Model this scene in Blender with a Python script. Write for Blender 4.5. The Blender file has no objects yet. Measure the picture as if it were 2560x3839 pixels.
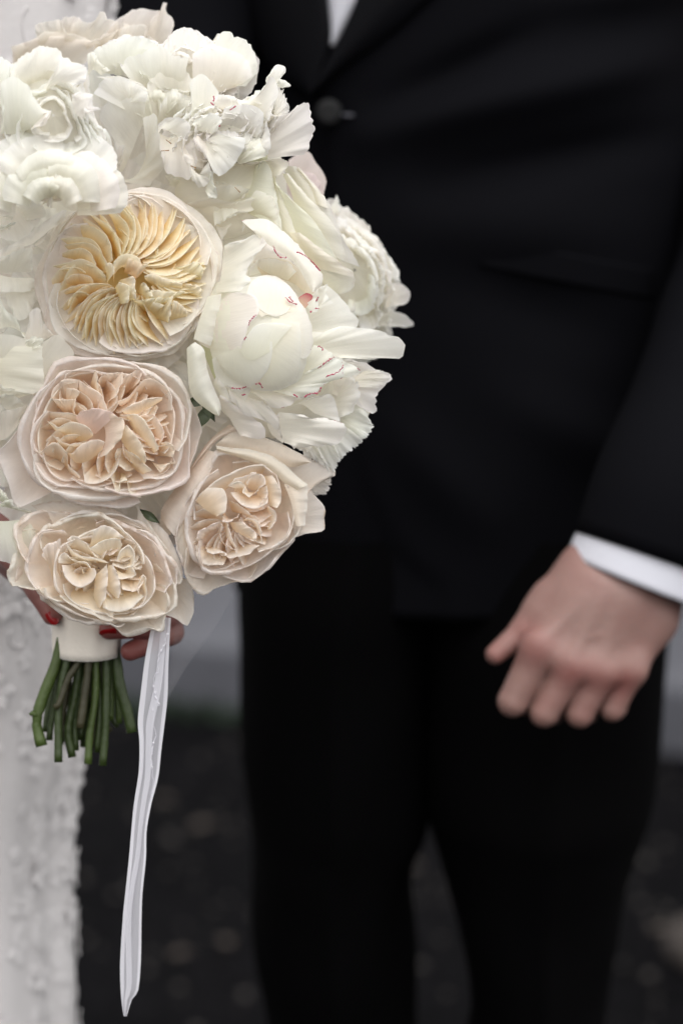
import bpy, math, random
import numpy as np
from mathutils import Vector, Matrix, Euler

R = math.radians
rng = np.random.default_rng(7)
random.seed(7)
sc = bpy.context.scene

# ------------------------------------------------------------------ camera, world, sun, exposure
PITCH = R(10.0)
CAMZ = 1.20
SW, SH = 2560.0, 3839.0
LENS, SENS = 85.0, 24.0
TW = SENS / LENS                      # frame width per metre of distance
cam_d = bpy.data.cameras.new("camera")
cam = bpy.data.objects.new("camera", cam_d)
sc.collection.objects.link(cam)
cam.location = (0, 0, CAMZ)
cam.rotation_euler = (math.pi / 2 - PITCH, 0, 0)
cam_d.sensor_fit = 'HORIZONTAL'
cam_d.sensor_width = SENS
cam_d.lens = LENS
cam_d.clip_start = 0.05
cam_d.clip_end = 500
cam_d.dof.use_dof = True
cam_d.dof.focus_distance = 1.322
cam_d.dof.aperture_fstop = 3.7
sc.camera = cam

world = bpy.data.worlds.new("World")
sc.world = world
world.use_nodes = True
wn = world.node_tree.nodes
wl = world.node_tree.links
wn.clear()
SUN_EL, SUN_AZ = R(63), R(-150)       # sun over the photographer's shoulder, behind thin cloud
sky = wn.new('ShaderNodeTexSky')
sky.sky_type = 'NISHITA'
sky.sun_disc = False
sky.sun_elevation = SUN_EL
sky.sun_rotation = R(150)
sky.air_density = 1.0
sky.dust_density = 3.0
sky.ozone_density = 1.0
hsv = wn.new('ShaderNodeHueSaturation')
hsv.inputs['Saturation'].default_value = 0.0
bgn = wn.new('ShaderNodeBackground')
bgn.inputs['Strength'].default_value = 0.15
won = wn.new('ShaderNodeOutputWorld')
wl.new(sky.outputs[0], hsv.inputs['Color'])
wl.new(hsv.outputs[0], bgn.inputs['Color'])
wl.new(bgn.outputs[0], won.inputs['Surface'])

sun_d = bpy.data.lights.new("sun", 'SUN')
sun_d.energy = 0.62
sun_d.angle = R(100)
sun_d.color = (1.0, 0.975, 0.94)
sun = bpy.data.objects.new("sun", sun_d)
sc.collection.objects.link(sun)
sdir = Vector((math.cos(SUN_EL) * -0.45, math.cos(SUN_EL) * -0.89, math.sin(SUN_EL)))
sun.rotation_euler = sdir.to_track_quat('Z', 'Y').to_euler()
sun.location = (0, 0, 5)

sc.view_settings.view_transform = 'Standard'
sc.view_settings.look = 'None'
sc.view_settings.exposure = 0.90
sc.view_settings.gamma = 1.0
sc.view_settings.use_curve_mapping = False
sc.cycles.max_bounces = 12
sc.cycles.diffuse_bounces = 7
sc.cycles.transmission_bounces = 8
sc.cycles.transparent_max_bounces = 16
sc.cycles.use_denoising = True

# ------------------------------------------------------------------ coordinates
CF = np.array([0, math.cos(PITCH), -math.sin(PITCH)])
CU = np.array([0, math.sin(PITCH), math.cos(PITCH)])
CR = np.array([1.0, 0, 0])
CP = np.array([0, 0, CAMZ])
D0 = 1.322
KZ = D0 * TW / SW                     # metres per drawing unit on the bouquet plane


def ray(x, y):
    x = np.asarray(x, float)[..., None]
    y = np.asarray(y, float)[..., None]
    return CF + CR * ((x - SW / 2) / SW * TW) - CU * ((y - SH / 2) / SW * TW)


def W(x, y, d):                       # point at depth d
    return CP + ray(x, y) * np.asarray(d, float)[..., None]


def WY(x, y, Y):                      # point on the vertical plane at distance Y
    r = ray(x, y)
    return CP + r * (np.asarray(Y, float)[..., None] / r[..., 1:2])


def WG(x, y, h=0.0):                  # point on the ground
    r = ray(x, y)
    return CP + r * ((h - CAMZ) / r[..., 2:3])


def B(p):                             # bouquet units (x, y, z towards the camera) -> world
    p = np.asarray(p, float)
    return W(p[..., 0], p[..., 1], D0 - p[..., 2] * KZ)


# ------------------------------------------------------------------ object helpers
col = sc.collection


def props(o, label=None, cat=None, group=None, kind=None):
    if label: o['label'] = label
    if cat: o['category'] = cat
    if group: o['group'] = group
    if kind: o['kind'] = kind
    return o


def empty(name, loc, parent=None):
    o = bpy.data.objects.new(name, None)
    o.empty_display_size = 0.02
    col.objects.link(o)
    loc = Vector([float(v) for v in loc])
    if parent is not None:
        o.parent = parent
        o.location = loc - wloc(parent)
    else:
        o.location = loc
    return o


def wloc(o):
    v = Vector((0, 0, 0))
    while o is not None:
        v += Vector(o.location)
        o = o.parent
    return v


def mesh_obj(name, verts, faces, mat, parent=None, colr=None, uv=None, smooth=True, loc=None):
    """verts in world space"""
    V = np.asarray(verts, float).reshape(-1, 3)
    if parent is not None:
        org = np.array(wloc(parent))
    elif loc is not None:
        org = np.array(loc, float)
    else:
        org = np.zeros(3)
    own = V.mean(axis=0) - org if parent is not None else np.zeros(3)
    V = V - org - own
    me = bpy.data.meshes.new(name)
    me.from_pydata(V.tolist(), [], faces if isinstance(faces, list) else faces.tolist())
    if smooth:
        me.polygons.foreach_set('use_smooth', [True] * len(me.polygons))
    if colr is not None:
        a = me.color_attributes.new('pig', 'FLOAT_COLOR', 'POINT')
        c = np.ones((len(V), 4), np.float32)
        c[:, :3] = np.asarray(colr, float).reshape(-1, 3)
        a.data.foreach_set('color', c.ravel())
    if uv is not None:
        lay = me.uv_layers.new(name='uv')
        li = np.empty(len(me.loops), np.int32)
        me.loops.foreach_get('vertex_index', li)
        lay.data.foreach_set('uv', np.asarray(uv, np.float32).reshape(-1, 2)[li].ravel())
    me.materials.append(mat)
    o = bpy.data.objects.new(name, me)
    col.objects.link(o)
    if parent is not None:
        o.parent = parent
        o.location = own.tolist()
    else:
        o.location = org.tolist()
    return o


def grid_faces(nv, nu, wrap=False):
    i = np.arange(nv - 1)[:, None] * nu
    j = np.arange(nu if wrap else nu - 1)[None, :]
    j2 = (j + 1) % nu
    return np.stack([i + j, i + j2, i + nu + j2, i + nu + j], -1).reshape(-1, 4)


def resample(pts, n, smooth=True):
    """Catmull-Rom through pts, n samples even in length"""
    P = np.asarray(pts, float)
    if len(P) == 1:
        return np.repeat(P, n, 0)
    if len(P) == 2 or not smooth:
        Q = P
    else:
        E = np.vstack([2 * P[0] - P[1], P, 2 * P[-1] - P[-2]])
        out = []
        t = np.linspace(0, 1, 9)[:-1, None]
        for k in range(1, len(E) - 2):
            a, b, c, d = E[k - 1], E[k], E[k + 1], E[k + 2]
            out.append(0.5 * (2 * b + (c - a) * t + (2 * a - 5 * b + 4 * c - d) * t ** 2 + (-a + 3 * b - 3 * c + d) * t ** 3))
        out.append(P[-1:])
        Q = np.vstack(out)
    L = np.concatenate([[0], np.cumsum(np.linalg.norm(np.diff(Q, axis=0), axis=1))])
    s = np.linspace(0, L[-1], n)
    return np.stack([np.interp(s, L, Q[:, k]) for k in range(Q.shape[1])], 1)


def wob(t, seed, f=(1, 2.3, 4.1, 7.7), a=(1, .7, .45, .3)):
    r = np.random.default_rng(seed)
    s = 0
    for ff, aa in zip(f, a):
        s = s + aa * np.sin(2 * np.pi * (ff * t * (0.8 + 0.4 * r.random()) + r.random()))
    return s


# ------------------------------------------------------------------ materials
def new_mat(name):
    m = bpy.data.materials.new(name)
    m.use_nodes = True
    nt = m.node_tree
    b = nt.nodes['Principled BSDF']
    return m, nt, b, nt.nodes['Material Output']


def principled(name, base, rough=0.6, noise=0.0, nscale=20, bump=0.0, bscale=200, spec=0.5, sheen=0.0, detail=4, sss=0, stretch=None):
    m, nt, b, out = new_mat(name)
    N, L = nt.nodes, nt.links
    b.inputs['Base Color'].default_value = (*base, 1)
    b.inputs['Roughness'].default_value = rough
    b.inputs['Specular IOR Level'].default_value = spec
    b.inputs['Sheen Weight'].default_value = sheen
    tc = N.new('ShaderNodeTexCoord')
    mp = N.new('ShaderNodeMapping')
    if stretch: mp.inputs['Scale'].default_value = stretch
    L.new(tc.outputs['Object'], mp.inputs[0])
    if noise:
        nz = N.new('ShaderNodeTexNoise'); nz.inputs['Scale'].default_value = nscale; nz.inputs['Detail'].default_value = detail
        L.new(mp.outputs[0], nz.inputs['Vector'])
        mx = N.new('ShaderNodeMix'); mx.data_type = 'RGBA'
        mx.inputs[6].default_value = (*[c * (1 - noise) for c in base], 1)
        mx.inputs[7].default_value = (*[min(1, c * (1 + noise)) for c in base], 1)
        L.new(nz.outputs[0], mx.inputs[0]); L.new(mx.outputs[2], b.inputs['Base Color'])
    if bump:
        n2 = N.new('ShaderNodeTexNoise'); n2.inputs['Scale'].default_value = bscale; n2.inputs['Detail'].default_value = 3
        L.new(mp.outputs[0], n2.inputs['Vector'])
        bp = N.new('ShaderNodeBump'); bp.inputs['Strength'].default_value = bump; bp.inputs['Distance'].default_value = 0.002
        L.new(n2.outputs[0], bp.inputs['Height']); L.new(bp.outputs[0], b.inputs['Normal'])
    if sss:
        b.inputs['Subsurface Weight'].default_value = sss
        b.inputs['Subsurface Radius'].default_value = (0.01, 0.004, 0.002)
        b.inputs['Subsurface Scale'].default_value = 1.0
    return m


def petal_mat(name, transl=0.36, vein=0.35, blotch=0.0, red=0.0, rough=0.62, tan=0.0):
    m, nt, b, out = new_mat(name)
    N, L = nt.nodes, nt.links
    at = N.new('ShaderNodeAttribute'); at.attribute_name = 'pig'
    uv = N.new('ShaderNodeUVMap'); uv.uv_map = 'uv'
    tc = N.new('ShaderNodeTexCoord')
    oi = N.new('ShaderNodeObjectInfo')
    mp = N.new('ShaderNodeMapping'); mp.inputs['Scale'].default_value = (38, 2.2, 1)
    L.new(uv.outputs[0], mp.inputs[0])
    addv = N.new('ShaderNodeVectorMath'); addv.operation = 'ADD'
    L.new(mp.outputs[0], addv.inputs[0]); L.new(oi.outputs['Random'], addv.inputs[1])
    vn = N.new('ShaderNodeTexNoise'); vn.inputs['Scale'].default_value = 1.0; vn.inputs['Detail'].default_value = 3
    vn.inputs['Distortion'].default_value = 0.4
    L.new(addv.outputs[0], vn.inputs['Vector'])
    fine = N.new('ShaderNodeTexNoise'); fine.inputs['Scale'].default_value = 900; fine.inputs['Detail'].default_value = 2
    L.new(tc.outputs['Object'], fine.inputs['Vector'])
    mid = N.new('ShaderNodeTexNoise'); mid.inputs['Scale'].default_value = 90; mid.inputs['Detail'].default_value = 4
    L.new(tc.outputs['Object'], mid.inputs['Vector'])
    s1 = N.new('ShaderNodeMath'); s1.operation = 'MULTIPLY_ADD'; s1.inputs[1].default_value = 0.3
    L.new(fine.outputs[0], s1.inputs[0]); L.new(vn.outputs[0], s1.inputs[2])
    s2 = N.new('ShaderNodeMath'); s2.operation = 'MULTIPLY_ADD'; s2.inputs[1].default_value = 1.2
    L.new(mid.outputs[0], s2.inputs[0]); L.new(s1.outputs[0], s2.inputs[2])
    bp = N.new('ShaderNodeBump'); bp.inputs['Strength'].default_value = vein; bp.inputs['Distance'].default_value = 0.0006
    L.new(s2.outputs[0], bp.inputs['Height'])
    # veins tint
    cr = N.new('ShaderNodeMapRange'); cr.inputs['From Min'].default_value = 0.25; cr.inputs['From Max'].default_value = 0.75
    cr.inputs['To Min'].default_value = 0.965; cr.inputs['To Max'].default_value = 1.02
    L.new(vn.outputs[0], cr.inputs['Value'])
    mul = N.new('ShaderNodeVectorMath'); mul.operation = 'SCALE'
    L.new(at.outputs['Color'], mul.inputs[0]); L.new(cr.outputs[0], mul.inputs['Scale'])
    src = mul.outputs[0]
    if blotch:
        bn = N.new('ShaderNodeTexNoise'); bn.inputs['Scale'].default_value = 55; bn.inputs['Detail'].default_value = 6; bn.inputs['Roughness'].default_value = 0.7
        L.new(tc.outputs['Object'], bn.inputs['Vector'])
        br = N.new('ShaderNodeMapRange'); br.inputs['From Min'].default_value = 0.56; br.inputs['From Max'].default_value = 0.8
        br.inputs['To Max'].default_value = blotch
        L.new(bn.outputs[0], br.inputs['Value'])
        mx = N.new('ShaderNodeMix'); mx.data_type = 'RGBA'
        L.new(br.outputs[0], mx.inputs[0]); L.new(src, mx.inputs[6]); mx.inputs[7].default_value = (0.55, 0.40, 0.26, 1)
        src = mx.outputs[2]
    if tan:
        sx0 = N.new('ShaderNodeSeparateXYZ'); L.new(uv.outputs[0], sx0.inputs[0])
        tn = N.new('ShaderNodeTexNoise'); tn.inputs['Scale'].default_value = 160; tn.inputs['Detail'].default_value = 5
        L.new(tc.outputs['Object'], tn.inputs['Vector'])
        g0 = N.new('ShaderNodeMapRange'); g0.inputs['From Min'].default_value = 0.93; g0.inputs['From Max'].default_value = 1.0
        L.new(sx0.outputs['Y'], g0.inputs['Value'])
        h0 = N.new('ShaderNodeMapRange'); h0.inputs['From Min'].default_value = 0.48; h0.inputs['From Max'].default_value = 0.72; h0.inputs['To Max'].default_value = tan
        L.new(tn.outputs[0], h0.inputs['Value'])
        m0 = N.new('ShaderNodeMath'); m0.operation = 'MULTIPLY'; L.new(g0.outputs[0], m0.inputs[0]); L.new(h0.outputs[0], m0.inputs[1])
        mx0 = N.new('ShaderNodeMix'); mx0.data_type = 'RGBA'
        L.new(m0.outputs[0], mx0.inputs[0]); L.new(src, mx0.inputs[6]); mx0.inputs[7].default_value = (0.50, 0.34, 0.20, 1)
        src = mx0.outputs[2]
    # crimson flecks: along the rim (uv y close to 1) on the material that has them
    if red:
        sx = N.new('ShaderNodeSeparateXYZ'); L.new(uv.outputs[0], sx.inputs[0])
        rn = N.new('ShaderNodeTexNoise'); rn.inputs['Scale'].default_value = 9; rn.inputs['Detail'].default_value = 5; rn.inputs['Roughness'].default_value = 0.75
        ad2 = N.new('ShaderNodeVectorMath'); ad2.operation = 'ADD'
        L.new(uv.outputs[0], ad2.inputs[0]); L.new(oi.outputs['Random'], ad2.inputs[1]); L.new(ad2.outputs[0], rn.inputs['Vector'])
        g = N.new('ShaderNodeMapRange'); g.inputs['From Min'].default_value = 0.965; g.inputs['From Max'].default_value = 0.985
        L.new(sx.outputs['Y'], g.inputs['Value'])
        h = N.new('ShaderNodeMapRange'); h.inputs['From Min'].default_value = 0.585; h.inputs['From Max'].default_value = 0.62
        L.new(rn.outputs[0], h.inputs['Value'])
        mm = N.new('ShaderNodeMath'); mm.operation = 'MULTIPLY'
        L.new(g.outputs[0], mm.inputs[0]); L.new(h.outputs[0], mm.inputs[1])
        mx = N.new('ShaderNodeMix'); mx.data_type = 'RGBA'
        L.new(mm.outputs[0], mx.inputs[0]); L.new(src, mx.inputs[6]); mx.inputs[7].default_value = (0.42, 0.03, 0.10, 1)
        src = mx.outputs[2]
    L.new(src, b.inputs['Base Color'])
    b.inputs['Roughness'].default_value = rough
    b.inputs['Specular IOR Level'].default_value = 0.12
    b.inputs['Sheen Weight'].default_value = 0.0
    L.new(bp.outputs[0], b.inputs['Normal'])
    tr = N.new('ShaderNodeBsdfTranslucent')
    L.new(src, tr.inputs['Color']); L.new(bp.outputs[0], tr.inputs['Normal'])
    ms = N.new('ShaderNodeMixShader'); ms.inputs[0].default_value = transl
    L.new(b.outputs[0], ms.inputs[1]); L.new(tr.outputs[0], ms.inputs[2]); L.new(ms.outputs[0], out.inputs['Surface'])
    return m


M_ROSE = petal_mat('rose_petal', transl=0.52, vein=0.25, blotch=0.10, tan=.25)
M_ROSE_HEART = petal_mat('rose_heart_petal', transl=0.55, vein=0.2)
M_ROSE_OLD = petal_mat('bruised_rose_petal', transl=0.5, vein=0.35, blotch=0.30, tan=.6)
M_PEONY = petal_mat('peony_petal', transl=0.60, vein=0.2)
M_PEONY_RED = petal_mat('flecked_peony_petal', transl=0.56, vein=0.2, red=1)
M_FLECK = principled('crimson_fleck', (0.40, 0.03, 0.09), 0.6)
M_STEM = principled('stem_green', (0.028, 0.046, 0.008), 0.5, noise=0.35, nscale=60, bump=0.3, bscale=300)
M_STEM2 = principled('stem_brown_green', (0.036, 0.033, 0.012), 0.55, noise=0.4, nscale=60, bump=0.3, bscale=300)
M_CUT = principled('stem_cut', (0.25, 0.30, 0.12), 0.6)
M_LEAF = principled('leaf_green', (0.05, 0.065, 0.030), 0.5, noise=0.3, nscale=50, bump=0.3)
M_SUIT = principled('black_wool', (0.0031, 0.0031, 0.0043), 0.85, noise=0.15, nscale=8, bump=0.25, bscale=900, spec=0.05)
M_TROU = principled('black_trouser_wool', (0.0016, 0.0015, 0.0017), 0.9, noise=0.15, nscale=8, bump=0.25, bscale=900, spec=0.03)
M_LAPEL = principled('black_lapel', (0.0036, 0.0036, 0.0048), 0.6, bump=0.15, bscale=900, spec=0.08)
M_BUTTON = principled('black_button', (0.003, 0.003, 0.0035), 0.6, bump=0.2, bscale=600, spec=0.3)
M_THREAD = principled('buttonhole_thread', (0.10, 0.10, 0.12), 0.5)
M_SHIRT = principled('white_cotton', (0.62, 0.62, 0.68), 0.8, bump=0.2, bscale=900)
M_SHOE = principled('black_leather', (0.01, 0.01, 0.01), 0.25)


def skin_mat(name, base, red, sss=0.12):
    m, nt, b, out = new_mat(name)
    N, L = nt.nodes, nt.links
    tc = N.new('ShaderNodeTexCoord')
    n1 = N.new('ShaderNodeTexNoise'); n1.inputs['Scale'].default_value = 45; n1.inputs['Detail'].default_value = 4
    L.new(tc.outputs['Object'], n1.inputs['Vector'])
    at = N.new('ShaderNodeAttribute'); at.attribute_name = 'pig'
    mx = N.new('ShaderNodeMix'); mx.data_type = 'RGBA'
    mx.inputs[6].default_value = (*base, 1); mx.inputs[7].default_value = (*red, 1)
    ad = N.new('ShaderNodeMath'); ad.operation = 'MULTIPLY_ADD'; ad.inputs[1].default_value = 0.5
    sx = N.new('ShaderNodeSeparateColor'); L.new(at.outputs['Color'], sx.inputs[0])
    L.new(n1.outputs[0], ad.inputs[0]); L.new(sx.outputs[0], ad.inputs[2])
    L.new(ad.outputs[0], mx.inputs[0]); L.new(mx.outputs[2], b.inputs['Base Color'])
    n2 = N.new('ShaderNodeTexNoise'); n2.inputs['Scale'].default_value = 260; n2.inputs['Detail'].default_value = 4
    L.new(tc.outputs['Object'], n2.inputs['Vector'])
    bp = N.new('ShaderNodeBump'); bp.inputs['Strength'].default_value = 0.3; bp.inputs['Distance'].default_value = 0.001
    L.new(n2.outputs[0], bp.inputs['Height']); L.new(bp.outputs[0], b.inputs['Normal'])
    b.inputs['Roughness'].default_value = 0.55
    b.inputs['Subsurface Weight'].default_value = sss
    b.inputs['Subsurface Radius'].default_value = (0.012, 0.004, 0.002)
    b.inputs['Subsurface Scale'].default_value = 1.0
    return m


M_SKIN = skin_mat('groom_skin', (0.255, 0.170, 0.145), (0.25, 0.100, 0.088))
M_SKIN2 = skin_mat('bride_skin', (0.23, 0.125, 0.108), (0.22, 0.065, 0.058))
M_NAIL = principled('red_nail_varnish', (0.30, 0.008, 0.010), 0.25)

# asphalt
def asphalt():
    m, nt, b, out = new_mat('asphalt')
    N, L = nt.nodes, nt.links
    tc = N.new('ShaderNodeTexCoord')
    n1 = N.new('ShaderNodeTexNoise'); n1.inputs['Scale'].default_value = 2.2; n1.inputs['Detail'].default_value = 5
    vo = N.new('ShaderNodeTexVoronoi'); vo.inputs['Scale'].default_value = 70
    L.new(tc.outputs['Object'], n1.inputs['Vector']); L.new(tc.outputs['Object'], vo.inputs['Vector'])
    mx = N.new('ShaderNodeMix'); mx.data_type = 'RGBA'
    mx.inputs[6].default_value = (0.0012, 0.0012, 0.0016, 1); mx.inputs[7].default_value = (0.0048, 0.0045, 0.0052, 1)
    L.new(n1.outputs[0], mx.inputs[0])
    mr = N.new('ShaderNodeMapRange'); mr.inputs['From Min'].default_value = 0.0; mr.inputs['From Max'].default_value = 1.0
    mr.inputs['To Min'].default_value = 0.5; mr.inputs['To Max'].default_value = 1.5
    sx = N.new('ShaderNodeSeparateColor'); L.new(vo.outputs['Color'], sx.inputs[0]); L.new(sx.outputs[0], mr.inputs['Value'])
    ml = N.new('ShaderNodeVectorMath'); ml.operation = 'SCALE'
    L.new(mx.outputs[2], ml.inputs[0]); L.new(mr.outputs[0], ml.inputs['Scale'])
    L.new(ml.outputs[0], b.inputs['Base Color'])
    bp = N.new('ShaderNodeBump'); bp.inputs['Strength'].default_value = 0.6; bp.inputs['Distance'].default_value = 0.006
    L.new(vo.outputs['Distance'], bp.inputs['Height']); L.new(bp.outputs[0], b.inputs['Normal'])
    b.inputs['Roughness'].default_value = 0.85
    b.inputs['Specular IOR Level'].default_value = 0.02
    return m


M_ASPH = asphalt()
M_CONC = principled('pavement_concrete', (0.058, 0.059, 0.071), 0.9, noise=0.25, nscale=6, bump=0.4, bscale=150)
M_KERB = principled('kerb_concrete', (0.070, 0.071, 0.083), 0.9, noise=0.25, nscale=10, bump=0.4, bscale=150)
M_STONE2 = principled('dark_stone', (0.045, 0.036, 0.032), 0.9, noise=0.4, nscale=12, bump=0.5, bscale=60)
M_STONE = principled('pale_stone', (0.22, 0.185, 0.155), 0.9, noise=0.3, nscale=12, bump=0.5, bscale=60)
M_DRY = principled('dry_leaf', (0.038, 0.027, 0.020), 0.8, noise=0.4, nscale=30)
M_GRIT = principled('grit', (0.035, 0.030, 0.027), 0.9, noise=0.5, nscale=30)
M_MOSS = principled('moss', (0.012, 0.024, 0.012), 0.9, noise=0.4, nscale=40)

# ------------------------------------------------------------------ primitives
def tube(pts, rad, n=12, cap=True):
    """returns verts, faces of a tube through pts (world) with radii rad"""
    P = np.asarray(pts, float)
    m = len(P)
    rad = np.broadcast_to(np.asarray(rad, float), (m,))
    T = np.gradient(P, axis=0)
    T /= np.linalg.norm(T, axis=1)[:, None] + 1e-12
    up = np.array([0.13, 0.31, 0.94])
    vs = []
    for k in range(m):
        a = np.cross(T[k], up); a /= np.linalg.norm(a) + 1e-12
        b = np.cross(T[k], a)
        th = np.linspace(0, 2 * np.pi, n, endpoint=False)[:, None]
        vs.append(P[k] + rad[k] * (np.cos(th) * a + np.sin(th) * b))
    V = np.vstack(vs)
    F = grid_faces(m, n, wrap=True).tolist()
    if cap:
        V = np.vstack([V, P[0], P[-1]])
        for j in range(n):
            F.append([len(V) - 2, (j + 1) % n, j])
            F.append([len(V) - 1, (m - 1) * n + j, (m - 1) * n + (j + 1) % n])
    return V, F


def merge(parts):
    V, F, off = [], [], 0
    for v, f in parts:
        V.append(np.asarray(v, float)); fl = f if isinstance(f, list) else f.tolist()
        F += [[i + off for i in q] for q in fl]
        off += len(v)
    return np.vstack(V), F


def box(cx, cy, cz, sx, sy, sz, rot=0):
    c, s = math.cos(rot), math.sin(rot)
    V = []
    for dx in (-.5, .5):
        for dy in (-.5, .5):
            for dz in (-.5, .5):
                x, y = dx * sx, dy * sy
                V.append((cx + c * x - s * y, cy + s * x + c * y, cz + dz * sz))
    F = [[0, 1, 3, 2], [4, 6, 7, 5], [0, 4, 5, 1], [2, 3, 7, 6], [0, 2, 6, 4], [1, 5, 7, 3]]
    return np.array(V), F


def bevel(o, w=0.005, seg=2):
    md = o.modifiers.new('bevel', 'BEVEL'); md.width = w; md.segments = seg; md.limit_method = 'ANGLE'
    return o


def surface_nets(f, origin, h):
    """f: 3-d signed distance array (negative inside) -> verts, quads"""
    s = f < 0
    nx, ny, nz = f.shape
    acc = np.zeros((nx - 1, ny - 1, nz - 1, 3)); cnt = np.zeros((nx - 1, ny - 1, nz - 1))
    ix, iy, iz = np.meshgrid(np.arange(nx - 1), np.arange(ny - 1), np.arange(nz - 1), indexing='ij')
    base = np.stack([ix, iy, iz], -1).astype(float)
    offs = [(a, b, c) for a in (0, 1) for b in (0, 1) for c in (0, 1)]
    sub = {o: f[o[0]:nx - 1 + o[0], o[1]:ny - 1 + o[1], o[2]:nz - 1 + o[2]] for o in offs}
    for o in offs:
        for ax in range(3):
            if o[ax] == 0:
                q = list(o); q[ax] = 1; q = tuple(q)
                a, b = sub[o], sub[q]
                m = (a < 0) != (b < 0)
                t = np.where(m, a / (a - b + 1e-20), 0)
                p = np.array(o, float)
                for k in range(3):
                    acc[..., k] += np.where(m, p[k] + (t if k == ax else 0), 0)
                cnt += m
    act = cnt > 0
    idx = -np.ones(act.shape, int); idx[act] = np.arange(act.sum())
    V = (base[act] + acc[act] / cnt[act][:, None]) * h + np.asarray(origin)
    Q = []
    for ax in range(3):
        sl0 = [slice(1, nx - 1), slice(1, ny - 1), slice(1, nz - 1)]
        A = s[1:-1, 1:-1, 1:-1]
        sh = [slice(1, -1)] * 3; 
        e = [nx, ny, nz][ax]
        sh[ax] = slice(2, e)
        Bq = s[tuple(sh)]
        m = A != Bq
        p = np.argwhere(m) + 1
        fl = A[m]
        u, v = [(1, 2), (2, 0), (0, 1)][ax]
        du = np.zeros(3, int); du[u] = 1
        dv = np.zeros(3, int); dv[v] = 1
        ok = p[:, ax] < e - 1
        p, fl = p[ok], fl[ok]
        q = np.stack([idx[tuple((p - du - dv).T)], idx[tuple((p - dv).T)], idx[tuple(p.T)], idx[tuple((p - du).T)]], 1)
        q[~fl] = q[~fl][:, ::-1]
        Q.append(q)
    Q = np.vstack(Q)
    Q = Q[(Q >= 0).all(1)]
    return V, Q


def sdf_body(prims, h, k=0.006, pad=0.02):
    """prims: ('c', a, b, ra, rb) tapered capsules, ('s', c, r), optional trailing dict; smooth union"""
    pts = []
    for p in prims:
        if p[0] == 'c':
            pts += [np.array(p[1]) - max(p[3:5]), np.array(p[1]) + max(p[3:5]), np.array(p[2]) - max(p[3:5]), np.array(p[2]) + max(p[3:5])]
        else:
            r = np.max(p[2]); pts += [np.array(p[1]) - r, np.array(p[1]) + r]
    lo = np.min(pts, 0) - pad; hi = np.max(pts, 0) + pad
    n = np.ceil((hi - lo) / h).astype(int) + 1
    X, Y, Z = np.meshgrid(*[lo[i] + h * np.arange(n[i]) for i in range(3)], indexing='ij')
    P = np.stack([X, Y, Z], -1)
    f = np.full(X.shape, 1.0)
    for p in prims:
        kk = p[5] if (p[0] == 'c' and len(p) > 5) else (p[3] if (p[0] == 's' and len(p) > 3) else k)
        if p[0] == 'c':
            a, b, ra, rb = np.array(p[1], float), np.array(p[2], float), p[3], p[4]
            ab = b - a
            t = np.clip(((P - a) @ ab) / (ab @ ab + 1e-12), 0, 1)
            d = np.linalg.norm(P - a - t[..., None] * ab, axis=-1) - (ra + (rb - ra) * t)
        else:
            c, r = np.array(p[1], float), np.array(p[2], float)
            if r.ndim == 0:
                d = np.linalg.norm(P - c, axis=-1) - r
            else:
                q = (P - c) / r
                l = np.linalg.norm(q, axis=-1)
                d = (l - 1) * r.min()
        if kk < 0:   # groove: smooth subtraction
            kq = -kk
            hh = np.clip(0.5 - 0.5 * (f + d) / kq, 0, 1)
            f = f * (1 - hh) + (-d) * hh + kq * hh * (1 - hh)
            continue
        hh = np.clip(0.5 + 0.5 * (f - d) / kk, 0, 1)
        f = f * (1 - hh) + d * hh - kk * hh * (1 - hh)
    return surface_nets(f, lo, h)

# ------------------------------------------------------------------ petals
CREAM = np.array([0.90, 0.86, 0.79])
WHITE = np.array([0.93, 0.92, 0.90])
BLUSH = np.array([0.87, 0.78, 0.70])
APRI = np.array([0.84, 0.62, 0.44])
YELL = np.array([0.84, 0.60, 0.25])
GREENW = np.array([0.80, 0.82, 0.64])


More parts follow.
